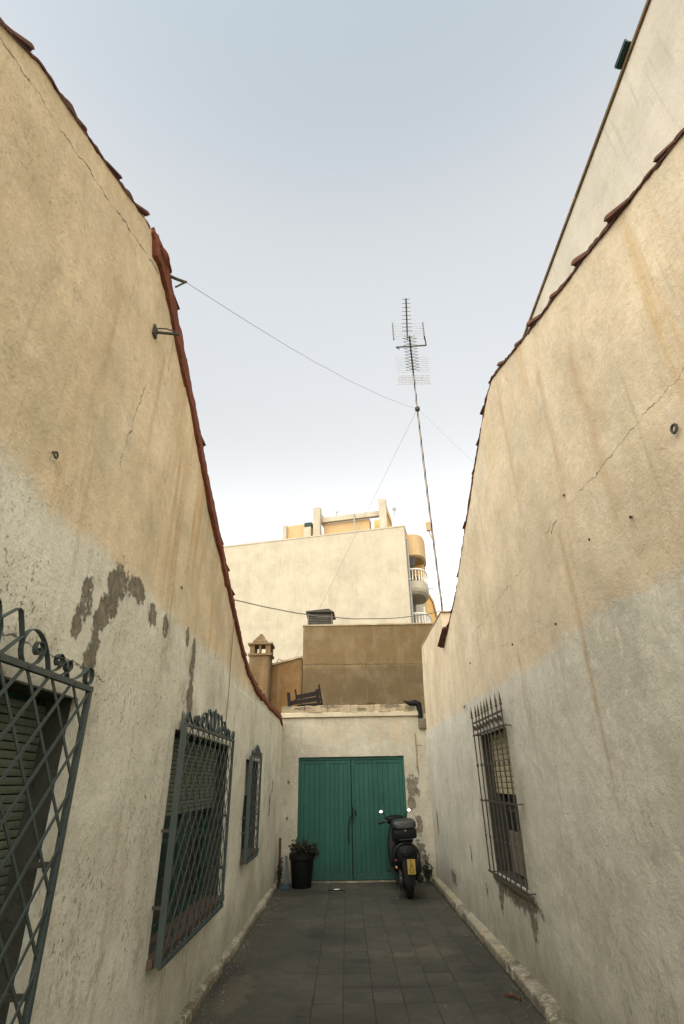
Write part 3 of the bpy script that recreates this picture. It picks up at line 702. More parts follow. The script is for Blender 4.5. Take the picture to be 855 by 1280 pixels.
band(RH, profR, XR, -2.5, 4.30, .012, .005, -1, .012, mat='terracotta')
band(RH, profR, XR, 4.26, 8.44, .022, .006, -1, .012, mat='terracotta')
verge(roofR, profR, [-.30, .12, .54, .95, 1.38, 1.80, 2.22, 2.63, 3.02, 3.42, 3.85], XR + .010, -.010, .50, .14, .42)
verge(roofR, profR, [4.28 + .36 * i for i in range(12)], XR + .006, .002, .36, .08, .26)
piece('roof_tile', tile_me[0], roofR, (XR - .03, 8.05, profR(8.05) + .02), (-.40, 0, 0), (.9, 1, .9))
m = MB().bevbox((XR - .012, 8.43, 4.028), (XR + .36, 10.99, 4.052), .006).jitter(.006, 5); m.build('parapet_cap', 'coping', RH)

w = window(RH, XR, 5.62, 6.80, .72, 2.06, .14, 0, .03, 'slat_cream', 'iron_dark', -1)
pitch = .055; L = 1.17
prof = [(0, 0), (-.006, .001), (-.009, .006), (-.0105, pitch * .5), (-.009, pitch - .010), (-.006, pitch - .006), (0, pitch - .005), (.004, pitch * .5)]
me = MB().prism(prof, -L/2, L/2, 'Y').mesh('shutter_slat', 'slat_cream')
for k in range(11): piece('shutter_slat', me, w, (XR + .125, 6.21, 1.455 + k * pitch), (random.uniform(-.002, .002), 0, 0))
MB().box((XR + .11, 5.64, .78), (XR + .12, 5.95, 1.30)).jitter(.01, 4).build('loose_board', 'cardboard', w)
MB().box((XR + .12, 6.1, .75), (XR + .13, 6.5, 1.12)).build('loose_board', 'cardboard', w)
MB().bevbox((XR - .03, 5.45, .655), (XR + .16, 6.86, .712), .01).jitter(.006, 9).build('sill', 'sill_pale', w)
gr = D.objects.new('window_grille', None); COL.objects.link(gr); gr.parent = RH; OFF[gr.name] = off(RH).copy()
xg = XR - .085
bar = MB(); bar.tube([(0, 0, .735), (0, 0, 2.26)], .0075, 8)
bar.lathe([(.0075, 0), (.015, .01), (.015, .022), (.0075, .032)], (0, 0, 2.235), 8); bar.lathe([(.008, 0), (.013, .02), (.006, .07), (.001, .115)], (0, 0, 2.26), 8)
bar.lathe([(.0075, 0), (.014, .012), (.014, .03), (.0075, .042)], (0, 0, 1.72), 8); bar.lathe([(.0075, 0), (.013, .01), (.0075, .02)], (0, 0, 1.05), 8)
bme = bar.mesh('bar', 'iron_dark', smooth=True)
nb = 9
for i in range(nb):
    piece('bar', bme, gr, (xg, 5.42 + (6.70 - 5.42) * i / (nb - 1), 0), (random.uniform(-.004, .004), random.uniform(-.004, .004), 0))
for z, e in ((.745, .05), (1.40, .05), (2.06, .05), (2.19, .0)):
    MB().box((xg - .006, 5.40 - e, z - .014), (xg + .010, 6.72 + e, z + .002)).jitter(.003, 3).build('rail', 'iron_dark', gr)
for z in (.74, 1.40, 2.06):
    for y in (5.42, 6.70): MB().box((xg + .008, y - .01, z - .010), (XR + .03, y + .01, z + .000)).build('bracket', 'iron_dark', gr)
for i in range(8):
    y = 5.42 + 1.28 * (i + .5) / 8
    MB().ribbon([(xg, y + a, 2.125 + b) for a, b in spiral(.026, 0, .034, .008, 0, 7)], (1, 0, 0), .012, .004).ribbon([(xg, y - a, 2.125 - b) for a, b in spiral(.026, 0, .034, .008, 0, 7)], (1, 0, 0), .012, .004).build('scroll', 'iron_dark', gr)
ring_at(XR, 2.05, 3.05, .020, RH, -1); ring_at(XR, 7.4, 2.45, .016, RH, -1)
for (y, z) in ((3.3, 3.38), (2.6, 2.86), (3.9, 2.62), (5.0, 2.72), (6.8, 2.9), (3.1, 2.95)):
    MB().lathe([(.009, 0), (.009, .012), (.003, .016)], (XR - .014, y, z), 8, 'X').build('old_nail', 'iron_dark', RH)

# ---------------------------------------------------------------- garage closing the alley
GA = empty('garage', (.15, 13.6, 0), 'flat-roofed white garage with green double doors closing the end of the alley', 'garage')
def wobE(x, z): return noise.noise(Vector((x * .8, 30, z * .8))) * .008 + noise.noise(Vector((x * 3, 33, z * 3))) * .004
DX0, DX1, DZ = -.93, 1.12, 2.035
grid_wall(lambda x: 2.80, lin(XL - .1, XR + .1, .11, [DX0, DX1]), lin(0, 2.5, .11, [DZ]), [(DX0, DX1, -1, DZ)], YE, YE + .25, wobE, 3, 2.5, ax='Y').build('wall', 'plaster_end', GA, smooth=True)
m = MB(); m.box((-7.4, 11.66, 2.62), (5.9, 16.0, 2.80)); m.box((-7.4, 11.66, 0), (-7.2, 16, 2.615)); m.build('roof', 'coping', GA)
m = MB().bevbox((XL - .02, YE - .045, 2.765), (XR - .06, YE + .24, 2.862), .008); 
m = MB(); n = 60; R_ = []
def strip(x0, x1, yf, yb, z0, z1, amp, seed, n=70):
    R_ = []
    for i in range(n + 1):
        x = x0 + (x1 - x0) * i / n
        q = lambda a, b: noise.noise(Vector((x * a, b, seed)))
        R_.append([(x, yf + q(9, 1) * amp, z0 + q(8, 2) * amp * .6), (x, yf + q(9, 3) * amp, z1 - .012 + q(7, 4) * amp), (x, yf + .018 + q(9, 5) * amp, z1 + q(7, 6) * amp), (x, yb, z1), (x, yb, z0)])
    return MB().loft(R_)
strip(XL - .02, XR - .05, YE - .05, YE + .24, 2.765, 2.852, .006, 1).build('coping_band', 'coping_white', GA, smooth=True)
for k in range(6):
    a = XL - .01 + (XR - .06 - XL) * k / 6; b = XL - .01 + (XR - .06 - XL) * (k + 1) / 6 - .006
    strip(a, b, YE - .020 + random.uniform(-.008, .008), YE + .27, 2.855, 2.985 + random.uniform(-.006, .006), .014, 5 + k, 16).build('coping_block', 'coping', GA, smooth=True)

# double door: frame, two leaves, tongue-and-groove boards
DR = D.objects.new('double_door', None); COL.objects.link(DR); DR.parent = GA; OFF[DR.name] = off(GA).copy()
yf = YE + .055
m = MB(); m.box((DX0 + .002, yf - .012, 0), (DX0 + .045, yf + .09, DZ - .003)); m.box((DX1 - .045, yf - .012, 0), (DX1 - .002, yf + .09, DZ - .003)); m.box((DX0 + .045, yf - .010, DZ - .055), (DX1 - .045, yf + .09, DZ - .004))
m.build('door_frame', 'door', DR)
xm = .085
for (a, b) in ((DX0 + .048, xm - .006), (xm + .006, DX1 - .048)):
    zt = DZ - .062; zb_ = .025
    mid = (a + b) / 2 + (.03 if a < 0 else -.03)
    for (s0, s1) in ((a, a + .060), (mid - .045, mid + .045), (b - .060, b)):
        MB().bevbox((s0 + .001, yf, zb_), (s1 - .001, yf + .035, zt), .003).build('stile', 'door', DR)
    for (s0, s1) in ((a + .060, mid - .045), (mid + .045, b - .060)):
        MB().bevbox((s0, yf + .001, zt - .055), (s1, yf + .034, zt - .001), .003).build('top_rail', 'door', DR)
        MB().bevbox((s0, yf + .001, zb_ + .001), (s1, yf + .034, zb_ + .11), .003).build('bottom_rail', 'door', DR)
        nbd = 4; wd = (s1 - s0) / nbd
        for k in range(nbd):
            dy = random.uniform(0, .0035)
            MB().bevbox((s0 + k * wd + .0016, yf + .012 + dy, zb_ + .11), (s0 + (k + 1) * wd - .0016, yf + .028, zt - .056), .0032).build('board', 'door', DR)
MB().bevbox((xm + .010, yf - .014, .03), (xm + .034, yf - .001, DZ - .07), .004).build('cover_strip', 'door', DR)
# iron latch, lock plate, bolt and hanging strap handle
m = MB(); m.bevbox((xm + .055, yf - .014, 1.03), (xm + .085, yf - .001, 1.12), .003); m.bevbox((xm + .01, yf - .03, 1.00), (xm + .030, yf - .014, 1.17), .003); m.tube([(xm + .02, yf - .035, 1.0), (xm + .03, yf - .045, .93), (xm + .015, yf - .035, .90)], .009, 6); m.build('lock', 'rubber', DR)
hp = bez([(.03, 1.03), (-.02, 1.04), (-.065, 1.00), (-.075, .85), (-.07, .70), (-.068, .60)], 14)
MB().ribbon([(xm + a, yf - .035 - .01 * sin(i / 14 * pi), b) for i, (a, b) in enumerate(hp)], (0, 1, 0), .008, .020).build('handle', 'rubber', DR)
MB().bevbox((.66, yf - .010, 1.28), (.69, yf - .001, 1.40), .003).build('peep_plate', 'door', DR)
MB().box((DX0, YE - .02, -.004), (DX1, YE + .16, .016)).jitter(.004, 5).build('threshold', 'kerb', GA)
m = MB().tube([(1.375 + noise.noise(Vector((i, 0, 0))) * .004, YE - .014, 2.44 - i * .08) for i in range(9)], .010, 8); m.tube([(1.375, YE - .014, 2.22), (1.50, YE - .014, 2.215)], .005, 6); m.build('water_pipe', 'rust', GA)
for (x, z, r) in ((-1.10, 1.60, .012), (-1.11, 1.02, .010), (-1.02, 1.3, .006)): MB().lathe([(r, 0), (r, .014), (r * .3, .018)], (x, YE - .014, z), 8, 'Y').build('old_nail', 'iron_dark', GA)

# black plastic gutter end at the corner
gt = MB()
gt.tube([(1.18, YE - .03, 3.045), (1.30, YE - .02, 3.00), (1.42, YE - .02, 3.01), (1.485, YE - .02, 2.98), (1.50, YE - .02, 2.85), (1.505, YE - .02, 2.72)], [.012, .045, .060, .062, .055, .050], 12)
gt.build('gutter_elbow', 'black_plastic', None, smooth=True, org=(1.48, YE - .02, 2.72)); tag(D.objects['gutter_elbow'], 'black plastic gutter elbow over the right end of the garage coping', 'gutter')
st = MB().bevbox((1.452, YE - .10, 2.52), (XR + .02, YE + .02, 2.70), .01).jitter(.01, 6).build('corner_stone', 'sill_pale', None, org=(1.5, YE, 2.52))
tag(st, 'grey stone stub in the notch under the black gutter elbow', 'stone')

# ---------------------------------------------------------------- things lying on the coping
CH = empty('chair', (-.82, YE + .14, 2.985), 'broken dark wooden chair frame lying on top of the garage wall', 'chair')
def cp(x, z, y=0): return Vector((x, YE + .10 + y, z))
def stick(a, b, w, t, name, par, mat='wood_dark'):
    a, b = Vector(a), Vector(b); MB().ribbon([a, b], (0, 1, 0), t * 1.2, w * 1.25).build(name, mat, par)
stick(cp(-1.145, 2.985), cp(-1.175, 3.26), .050, .05, 'leg', CH)
stick(cp(-1.02, 3.14, .28), cp(-1.06, 3.37, .28), .028, .03, 'leg', CH)
stick(cp(-.545, 3.00), cp(-.585, 3.32), .055, .05, 'leg', CH)
stick(cp(-.485, 3.02, .28), cp(-.56, 3.46, .28), .030, .03, 'leg', CH)
stick(cp(-1.13, 3.06, .02), cp(-.56, 3.135, .02), .065, .022, 'rail', CH)
stick(cp(-1.05, 3.20, .25), cp(-.55, 3.285, .25), .070, .022, 'rail', CH)
stick(cp(-1.00, 3.00, .06), cp(-.47, 3.035, .06), .045, .022, 'rail', CH)
stick(cp(-1.12, 3.05, .02), cp(-1.03, 3.16, .27), .03, .03, 'side_rail', CH)
stick(cp(-.56, 3.10, .02), cp(-.50, 3.17, .27), .04, .03, 'side_rail', CH)
o = MB().prism([(.20, 2.992), (.60, 2.992), (.60, 3.035), (.45, 3.042), (.42, 3.012), (.22, 3.004)], YE + .06, YE + .12).build('wood_scrap', 'wood_old', None, org=(.4, YE + .09, 2.99))
tag(o, 'small splintered piece of brown wood lying on the garage coping', 'wood')

# ---------------------------------------------------------------- buildings right behind the garage
BB = empty('building', (.9, 18, 0), 'brown cement rendered block with a louvred vent, directly behind the garage', 'building')
def wobB(x, z): return noise.noise(Vector((x * .6, 60, z * .6))) * .02 + noise.noise(Vector((x * 3, 63, z * 3))) * .006
grid_wall(lambda x: 5.84 + (x + 1.2) * .008, lin(-1.24, 5.0, .2), lin(0, 5.0, .2), [], 16.0, 20.0, wobB, 5, 5.0, ax='Y').build('wall', 'render_brown', BB, smooth=False)
MB().bevbox((-1.262, 15.97, 5.842), (5.02, 16.22, 5.885), .006).jitter(.012, 3).build('wall_cap', 'coping', BB)
# louvred roof vent
vt = D.objects.new('roof_vent', None); COL.objects.link(vt); vt.parent = BB; OFF[vt.name] = off(BB).copy()
vx0, vx1, vy0, vy1 = -1.14, -.36, 16.35, 17.2
m = MB()
for (x, y) in ((vx0, vy0), (vx1 - .04, vy0), (vx0, vy1), (vx1 - .04, vy1)): m.box((x, y, 5.8), (x + .04, y + .04, 6.42))
m.build('vent_frame', 'vent_slat', vt)
me = MB().prism([(0, 0), (.05, .045), (.055, .04), (.005, -.006)], 0, vx1 - vx0 - .1, 'X').mesh('louvre', 'vent_slat')
me2 = MB().prism([(0, 0), (-.05, .045), (-.055, .04), (-.005, -.006)], 0, vy1 - vy0 - .1, 'Y').mesh('louvre', 'vent_slat')
for k in range(10):
    piece('louvre', me, vt, (vx0 + .05, vy0, 5.84 + k * .052)); piece('louvre', me2, vt, (vx1, vy0 + .05, 5.84 + k * .052))
MB().box((vx0 + .03, vy0 + .07, 5.8), (vx1 - .07, vy1 - .03, 6.38)).build('vent_core', 'dark_room', vt)
MB().add([(vx0 - .05, vy0 - .08, 6.36), (vx1 + .05, vy0 - .08, 6.36), (vx1 + .10, vy1, 6.36), (vx0 - .05, vy1, 6.36), (vx0 - .05, vy0 - .08, 6.40), (vx1 - .12, vy0 - .08, 6.47), (vx1 - .1, vy1, 6.47), (vx0 - .05, vy1, 6.40), (vx1 + .08, vy0 - .10, 6.37), (vx1 + .12, vy1, 6.37)],
         [(0, 3, 2, 1), (0, 1, 5, 4), (3, 7, 6, 2), (4, 5, 6, 7), (0, 4, 7, 3), (1, 2, 6, 5)]).build('vent_cover', 'vent_roof', vt)

AN = empty('building', (-4, 17.5, 0), 'low ochre rendered building with a sloping top, left of the brown block', 'building')
grid_wall(lambda x: 4.95 + (x + 1.25) * .245 if x < -1.2 else 4.95, lin(-6.5, -1.27, .2), lin(0, 3.4, .2), [], 16.15, 20, wobB, 5, 3.4, ax='Y').build('wall', 'render_ochre', AN)
m = MB(); R_ = []
for i in range(40):
    x = -6.5 + (5.22) * i / 39; z = 4.95 + (x + 1.25) * .245 + noise.noise(Vector((x * 6, 1, 1))) * .02
    R_.append([(x, 16.10, z - .01), (x, 16.10, z + .045), (x, 16.4, z + .05), (x, 16.4, z)])
m.loft(R_).build('verge_mortar', 'coping', AN)
MB().tube([(-2.05, 16.2, 4.80), (-1.98, 16.2, 4.92), (-1.86, 16.2, 4.86), (-1.80, 16.2, 4.88)], .012, 6).build('bent_wire', 'wire_black', AN)
CM = D.objects.new('chimney', None); COL.objects.link(CM); CM.parent = AN; OFF[CM.name] = off(AN).copy()
c0, c1, cy0, cy1 = -2.76, -2.16, 15.60, 16.14
m = MB(); rings = []
for i in range(26):
    z = 2.8 + (4.90 - 2.8) * i / 25; q = lambda k: noise.noise(Vector((z * 5, k, 7))) * .014
    rings.append([(c0 + q(1), cy0 + q(2), z), (c1 - .05 + q(3), cy0 + q(4), z), (c1, cy0 + .05, z), (c1 + q(5), cy1, z), (c0, cy1, z)])
m.loft(rings).build('shaft', 'chimney', CM)
MB().bevbox((c0 - .04, cy0 - .05, 4.90), (c1 + .05, cy1 + .04, 4.965), .01).jitter(.008, 6).build('ledge', 'chimney', CM)
for (x, y) in ((c0, cy0), (c0 + .27, cy0), (c1 - .14, cy0), (c0, cy1 - .12), (c1 - .12, cy1 - .12)):
    MB().bevbox((x, y, 4.965), (x + (.14 if x != c0 + .27 else .06), y + .12, 5.22), .008).jitter(.008, 5).build('lantern_post', 'chimney', CM)
MB().bevbox((c0 - .06, cy0 - .06, 5.215), (c1 + .06, cy1 + .05, 5.27), .01).jitter(.012, 7).build('cap_slab', 'chimney', CM)
m = MB(); xc, yc = (c0 + c1) / 2 - .02, (cy0 + cy1) / 2
for k, (r, z0, z1) in enumerate(((.25, 5.27, 5.33), (.215, 5.33, 5.39), (.165, 5.39, 5.45), (.115, 5.45, 5.51), (.06, 5.51, 5.58))):
    MB().lathe([(r * 1.414, z0), (r * .83 * 1.414, z1)], (0, 0, 0), 4).jitter(.0, 1)
    q = MB().lathe([(r * 1.414, z0), (r * .80 * 1.414, z1)], (0, 0, 0), 4)
    for v in q.v:
        x, y = v.x, v.y; v.x = xc + (x - y) * .7071; v.y = yc + (x + y) * .7071
    q.jitter(.008, 8).build('cap_course', 'chimney', CM)

# ---------------------------------------------------------------- big pale apartment block
P0 = Vector((4.12, 32, 0)); UX, UY = -.974, .229
def L2W(u, w, z): return (P0.x + u * UX + w * UY, P0.y + u * UY + w * .974, z)
BM = Matrix(((UX, UY, 0, P0.x), (UY, .974, 0, P0.y), (0, 0, 1, 0), (0, 0, 0, 1)))
BG = empty('apartment_block', L2W(8, 6, 0), 'large pale blank-walled apartment block with rounded balconies far behind the garage', 'building')
m = MB()
m.box((-.0, 0, 0), (22, 14, 16.70), BM); m.build('wall', 'plaster_block', BG)
MB().box((-.03, -.03, 16.70), (22.02, .28, 16.80), BM).build('parapet_cap', 'plaster_block', BG)
MB().box((-.03, .282, 16.70), (.25, 14, 16.80), BM).build('parapet_cap', 'plaster_block', BG)
for u in (7.05, 3.0): MB().box((u, -.008, 0), (u + .035, .01, 16.69), BM).build('wall_joint', 'plaster_block', BG)
MB().tube([L2W(-.10, .22, z) for z in (2, 8, 15.9)], .06, 8).build('downpipe', 'zinc', BG, smooth=True)
for z in (4, 7, 10, 13): MB().box((-.18, .14, z), (.02, .30, z + .08), BM).build('pipe_clip', 'zinc', BG)
# rooftop terrace: posts, beam, side wall, orange inner wall, warm glow in its colour
def bb(u0, u1, w0, w1, z0, z1, nm, mt): return MB().box((min(u0, u1), w0, z0), (max(u0, u1), w1, z1), BM).build(nm, mt, BG)
bb(8.62, 6.47, .9, 3.5, 16.7, 18.22, 'terrace_room', 'peach')
bb(8.78, 8.50, .6, .9, 16.7, 18.15, 'post', 'plaster_block')
bb(6.45, 5.95, .42, .85, 16.8, 19.20, 'post', 'plaster_block')
bb(1.70, 1.20, .42, .85, 16.8, 19.22, 'post', 'plaster_block')
bb(5.95, 1.70, 1.0, 1.3, 18.25, 18.62, 'beam', 'plaster_block')
bb(6.25, 5.98, .852, 3.4, 18.55, 18.95, 'beam', 'plaster_block')
bb(1.50, 1.22, .852, 3.4, 18.45, 18.90, 'beam', 'warm')
bb(5.9, 2.55, 1.32, 1.9, 16.7, 18.24, 'terrace_wall', 'peach')
bb(2.5, 1.25, 3.0, 3.3, 16.7, 18.9, 'terrace_wall', 'warm')
bb(1.45, 1.30, .86, 3.0, 16.7, 18.44, 'terrace_wall', 'warm')
bb(7.15, 6.62, .45, .75, 16.8, 17.75, 'post', 'plaster_block')
bb(7.12, 6.60, .50, .85, 17.76, 18.12, 'air_conditioner', 'green_bin')
bb(3.6, 3.53, .90, .99, 16.8, 18.6, 'downpipe', 'zinc')
MB().tube([L2W(4.9, 1.1, 18.6), L2W(4.88, 1.1, 19.05)], .03, 6).tube([L2W(4.95, 1.1, 18.95), L2W(4.7, 1.1, 18.98)], .02, 6).build('roof_stub', 'zinc', BG)
MB().lathe([(.02, 0), (.13, .02), (.15, .05), (.02, .06)], L2W(.75, 1.5, 18.9), 14, 'Y').tube([L2W(.75, 1.6, 18.3), L2W(.75, 1.6, 18.95)], .02, 6).build('satellite_dish', 'zinc', BG, smooth=True)
# rounded balconies on the side face
def dshape(wc, hl, pr_, n=18):
    out = [(.0, wc - hl)]
    for i in range(n + 1):
        a = -pi / 2 + pi * i / n
        ca, sa = cos(a), sin(a)
        out.append((-pr_ * math.copysign(abs(ca) ** .6, ca), wc + hl * math.copysign(abs(sa) ** .8, sa)))
    out.append((.0, wc + hl)); return out
def Dring(o, z): return [L2W(u, w, z) for u, w in o]
wc = 2.3
bal = []
for (z0, zs, zr, solid) in ((14.85, 15.0, 16.45, True), (12.35, 13.15, 14.02, False), (9.35, 10.15, 11.05, False)):
    b = D.objects.new('balcony', None); COL.objects.link(b); b.parent = BG; OFF[b.name] = off(BG).copy()
    o = dshape(wc, 1.5, 1.08); oi = dshape(wc, 1.42, 1.0)
    if solid:
        MB().loft([Dring(dshape(wc, 1.35, .95), z0), Dring(o, z0 + .12), Dring(o, zr)]).build('slab', 'peach', b)
    else:
        MB().loft([Dring(dshape(wc, 1.25, .86), z0), Dring(dshape(wc, 1.42, 1.02), z0 + .16), Dring(o, z0 + .34), Dring(o, zs)]).build('slab', 'plaster_block', b)
        MB().loft([Dring(oi, zr - .08), Dring(o, zr - .08), Dring(o, zr), Dring(oi, zr)], cap=False).build('hand_rail', 'white', b)
        pts = dshape(wc, 1.44, 1.02, 40)
        acc = 0; last = None
        for (u, w_) in pts:
            if last is None or math.hypot(u - last[0], w_ - last[1]) > .17:
                last = (u, w_)
                MB().lathe([(.030, 0), (.045, .2), (.022, .5), (.03, zr - zs - .085)], L2W(u, w_, zs), 6).build('baluster', 'white', b)
        bb(.0, -.04, 1.4, 3.2, zs, zs + 2.1, 'balcony_door', 'curtain')
MB().box((-.9, 2.4, 14.0), (-.0, 2.5, 14.95), BM).build('side_screen', 'warm', BG)
MB().box((-.9, 3.3, 13.15), (-.0, 3.4, 14.9), BM).build('side_screen', 'warm', BG)
MB().box((-.45, .9, 14.2), (-.12, 1.0, 14.9), BM).build('awning', 'curtain', BG)
MB().tube([L2W(-1.05, 2, 12.9), L2W(-1.4, 2, 12.9)], .03, 6).build('spout', 'zinc', BG)
# farther yellow gabled building at the right of the balconies
FB = empty('building', (8.6, 46, 0), 'distant sunlit yellow building just right of the rounded balconies', 'building')
MB().prism([(7.0, 0), (11, 0), (11, 14), (8.0, 13.8), (7.75, 15.4), (7.5, 16.0), (7.25, 16.2), (7.0, 16.2)], 45, 50).build('wall', 'warm', FB)
MB().prism([(7.0, 16.22), (7.26, 16.22), (7.53, 16.03), (7.80, 15.42), (8.06, 13.85), (8.16, 13.9), (7.9, 15.5), (7.6, 16.14), (7.3, 16.36), (7.0, 16.36)], 44.8, 50).build('roof_edge', 'peach', FB)
WB = empty('building', (6.3, 43, 0), 'narrow white facade seen below the rounded balconies', 'building')
MB().box((4.5, 42, 0), (6.62, 47, 14.2)).build('wall', 'white', WB)
MB().box((5.2, 41.98, 12.2), (5.6, 42.01, 13.4)).build('window', 'dark_room', WB)

# tall building beyond the right-hand house
TB = empty('apartment_block', (10, 4, 0), 'tall plain cream building rising beyond the right-hand house roof', 'building')
m = MB(); ang = .019
def tb(x, y): return (6.0 + x + (y - 8) * ang, y)
def tbox(x0, x1, y0, y1, z0, z1):
    p = [tb(x0, y0), tb(x1, y0), tb(x1, y1), tb(x0, y1)]
    return MB().add([(a, b, z0) for a, b in p] + [(a, b, z1) for a, b in p], [(0,3,2,1),(4,5,6,7),(0,1,5,4),(1,2,6,5),(2,3,7,6),(3,0,4,7)])
tbox(0, 9, -6, 13.8, 0, 14.50).build('wall', 'plaster_tower', TB)
tbox(-.05, .25, -6, 13.82, 14.505, 14.58).build('parapet_cap', 'chimney', TB)
fl = MB(); fl.box((5.84, 5.20, 14.60), (5.98, 5.66, 14.63)); fl.box((5.80, 5.20, 14.63), (5.84, 5.66, 14.72)); fl.box((5.86, 5.22, 14.63), (5.90, 5.64, 14.71)); fl.box((5.93, 5.3, 14.5), (5.97, 5.34, 14.60)); fl.build('floodlight', 'green_bin', None, org=(5.9, 5.6, 14.6))
tag(fl and D.objects['floodlight'], 'dark green slatted fitting on the edge of the tall building roof at upper right', 'floodlight')

# ---------------------------------------------------------------- antenna mast
AT = empty('antenna', (1.64, 8.60, 4.052), 'tall thin television antenna on a striped mast with three tiers of elements', 'antenna')
mx, my = 1.64, 8.60
def mp(z): t = (z - 4.05) / 6.3; return (mx - .10 * t - .02 * sin(t * pi), my, z)
MB().tube([mp(4.03 + 6.2 * i / 16) for i in range(17)], [.017 if i < 11 else .013 for i in range(17)], 8).build('mast', 'mast', AT, smooth=True)
pts = []
for i in range(700):
    z = 4.06 + i * .0075; a = z * 2 * pi / .36; x, y, _ = mp(z); pts.append((x + .009 * cos(a), y + .009 * sin(a), z))
MB().tube(pts, .0115, 8).build('wound_cable', 'wire_black', AT)
MB().lathe([(.03, 0), (.05, .02), (.05, .08), (.03, .10)], mp(8.22), 10).build('clamp', 'iron_dark', AT, smooth=True)
m = MB(); m.bevbox((1.50, 8.54, 5.55), (1.57, 8.60, 5.72), .01); m.tube([(1.53, 8.57, 5.56), (1.58, 8.58, 5.42), (1.62, 8.6, 5.40)], .01, 6); m.build('junction_box', 'peach', AT)
def rod(m, a, b, r=.005): m.tube([a, b], r, 5)
# upper yagi
A0 = Vector((1.50, 8.66, 10.22)); A1 = Vector((1.37, 7.62, 10.30))
MB().tube([A0, A1], .016, 6).build('boom', 'alu', AT)
for k in range(9):
    p = A0.lerp(A1, .22 + .76 * k / 8); h = .11 - k * .004
    m = MB(); rod(m, p + Vector((-h, .0, .0)), p + Vector((h, 0, 0)), .0055); m.build('director', 'alu', AT)
for sx in (-1, 1):
    MB().box((A0.x + sx * .33 - .012, 8.42, 10.0), (A0.x + sx * .33 + .012, 8.46, 10.48)).build('reflector_side', 'alu', AT)
for k in range(7):
    z = 10.02 + .072 * k; m = MB(); rod(m, (A0.x - .33, 8.44, z), (A0.x + .33, 8.44, z), .004); m.build('reflector_rod', 'grid', AT)
m = MB(); rod(m, (A0.x - .28, 8.5, 9.84), (A0.x + .36, 8.5, 9.88), .018); m.build('cross_bar', 'alu', AT)
m = MB(); rod(m, (A0.x - .28, 8.5, 9.84), (A0.x - .20, 8.7, 9.98), .018); rod(m, (A0.x + .36, 8.5, 9.88), (A0.x + .30, 8.3, 9.96), .014); m.build('cross_bar', 'alu', AT)
# lower yagi with crossed directors
B0 = Vector((1.56, 8.68, 9.22)); B1 = Vector((1.36, 7.60, 9.26))
MB().tube([B0, B1], .018, 6).build('boom', 'alu', AT)
for k in range(11):
    p = B0.lerp(B1, .16 + .80 * k / 10); hh = .14
    m = MB(); rod(m, p + Vector((-hh, 0, -.03)), p + Vector((0, 0, 0)), .0055); rod(m, p + Vector((hh, 0, -.03)), p, .0055); rod(m, p + Vector((-hh * .8, 0, .05)), p, .0045); rod(m, p + Vector((hh * .8, 0, .05)), p, .0045); m.build('director', 'alu', AT)
for k in range(8):
    p = B0.lerp(B1, .08 + .055 * k)
    m = MB(); rod(m, p + Vector((-.34, 0, .01)), p + Vector((.34, 0, .01)), .0035); m.build('long_element', 'grid', AT)
for k in range(6):
    m = MB(); z = 9.02 + .045 * k; rod(m, (1.22, 8.72, z), (1.90, 8.72, z), .006); m.build('reflector_rod', 'grid', AT)
for k in range(5):
    m = MB(); x = 1.22 + .17 * k; rod(m, (x, 8.722, 9.0), (x, 8.722, 9.27), .005); m.build('reflector_rod', 'grid', AT)

def wire(name, a, b, sag, r, mat, label, n=24):
    a, b = Vector(a), Vector(b)
    o = MB().tube([a.lerp(b, i / n) - Vector((0, 0, sag * 4 * (i / n) * (1 - i / n) + noise.noise(Vector((i * .7, sag, 1))) * .012)) for i in range(n + 1)], r, 5).build(name, mat, None, org=a)
    return tag(o, label, 'wire', 'thin wires strung from the antenna mast' if name == 'guy_wire' else None)
ck = mp(8.28)
wire('guy_wire', (XL + .10, 2.86, 5.08), ck, .16, .0022, 'wire', 'long thin wire from the ridge hook of the left house up to the antenna mast')
wire('guy_wire', ck, (-1.98, 15.5, 3.6), .0, .0026, 'wire', 'thin wire running down from the antenna mast past the brown block to the chimney foot')
wire('guy_wire', ck, (3.0, 6.6, 4.3), .0, .0016, 'wire', 'thin wire running down from the antenna mast to the right-hand house roof')
wire('guy_wire', mp(6.0), (1.95, 7.2, 4.2), .0, .0016, 'wire', 'short thin wire low on the antenna mast going down to the right-hand roof')
wire('sagging_cable', (XL - .02, 5.90, 3.50), (1.60, 8.62, 4.10), .18, .007, 'wire', 'dark sagging cable crossing the alley from the left roof edge to the mast foot')

# ---------------------------------------------------------------- scooter seen from behind
SC = empty('motor_scooter', (.93, 10.5, 0), 'black parked motor scooter with a top case and yellow plate, by the green doors', 'scooter')
SM = Matrix.Translation((.905, 10.5, 0)) @ Matrix.Rotation(radians(2.5), 4, 'Z') @ Matrix.Rotation(radians(-2.0), 4, 'Y')
def sbuild(m, name, mt, par=None, smooth=True):
    m.v = [SM @ v for v in m.v]; return m.build(name, mt, par or SC, smooth=smooth)
def wheel(yc, r, w, nm):
    wo = D.objects.new(nm, None); COL.objects.link(wo); wo.parent = SC; OFF[wo.name] = off(SC).copy()
    pr_ = [(r - .10, -w * .42), (r - .06, -w * .5), (r - .02, -w * .42), (r, -w * .18), (r, w * .18), (r - .02, w * .42), (r - .06, w * .5), (r - .10, w * .42)]
    sbuild(MB().lathe(pr_, (0, yc, r), 32, 'X'), 'tyre', 'rubber', wo)
    m = MB().lathe([(r - .098, -w * .36), (r - .11, -w * .2), (.05, -w * .25), (.02, -w * .5), (.02, w * .5), (.05, w * .25), (r - .11, w * .2), (r - .098, w * .36)], (0, yc, r), 24, 'X')
    sbuild(m, 'rim', 'silver', wo)
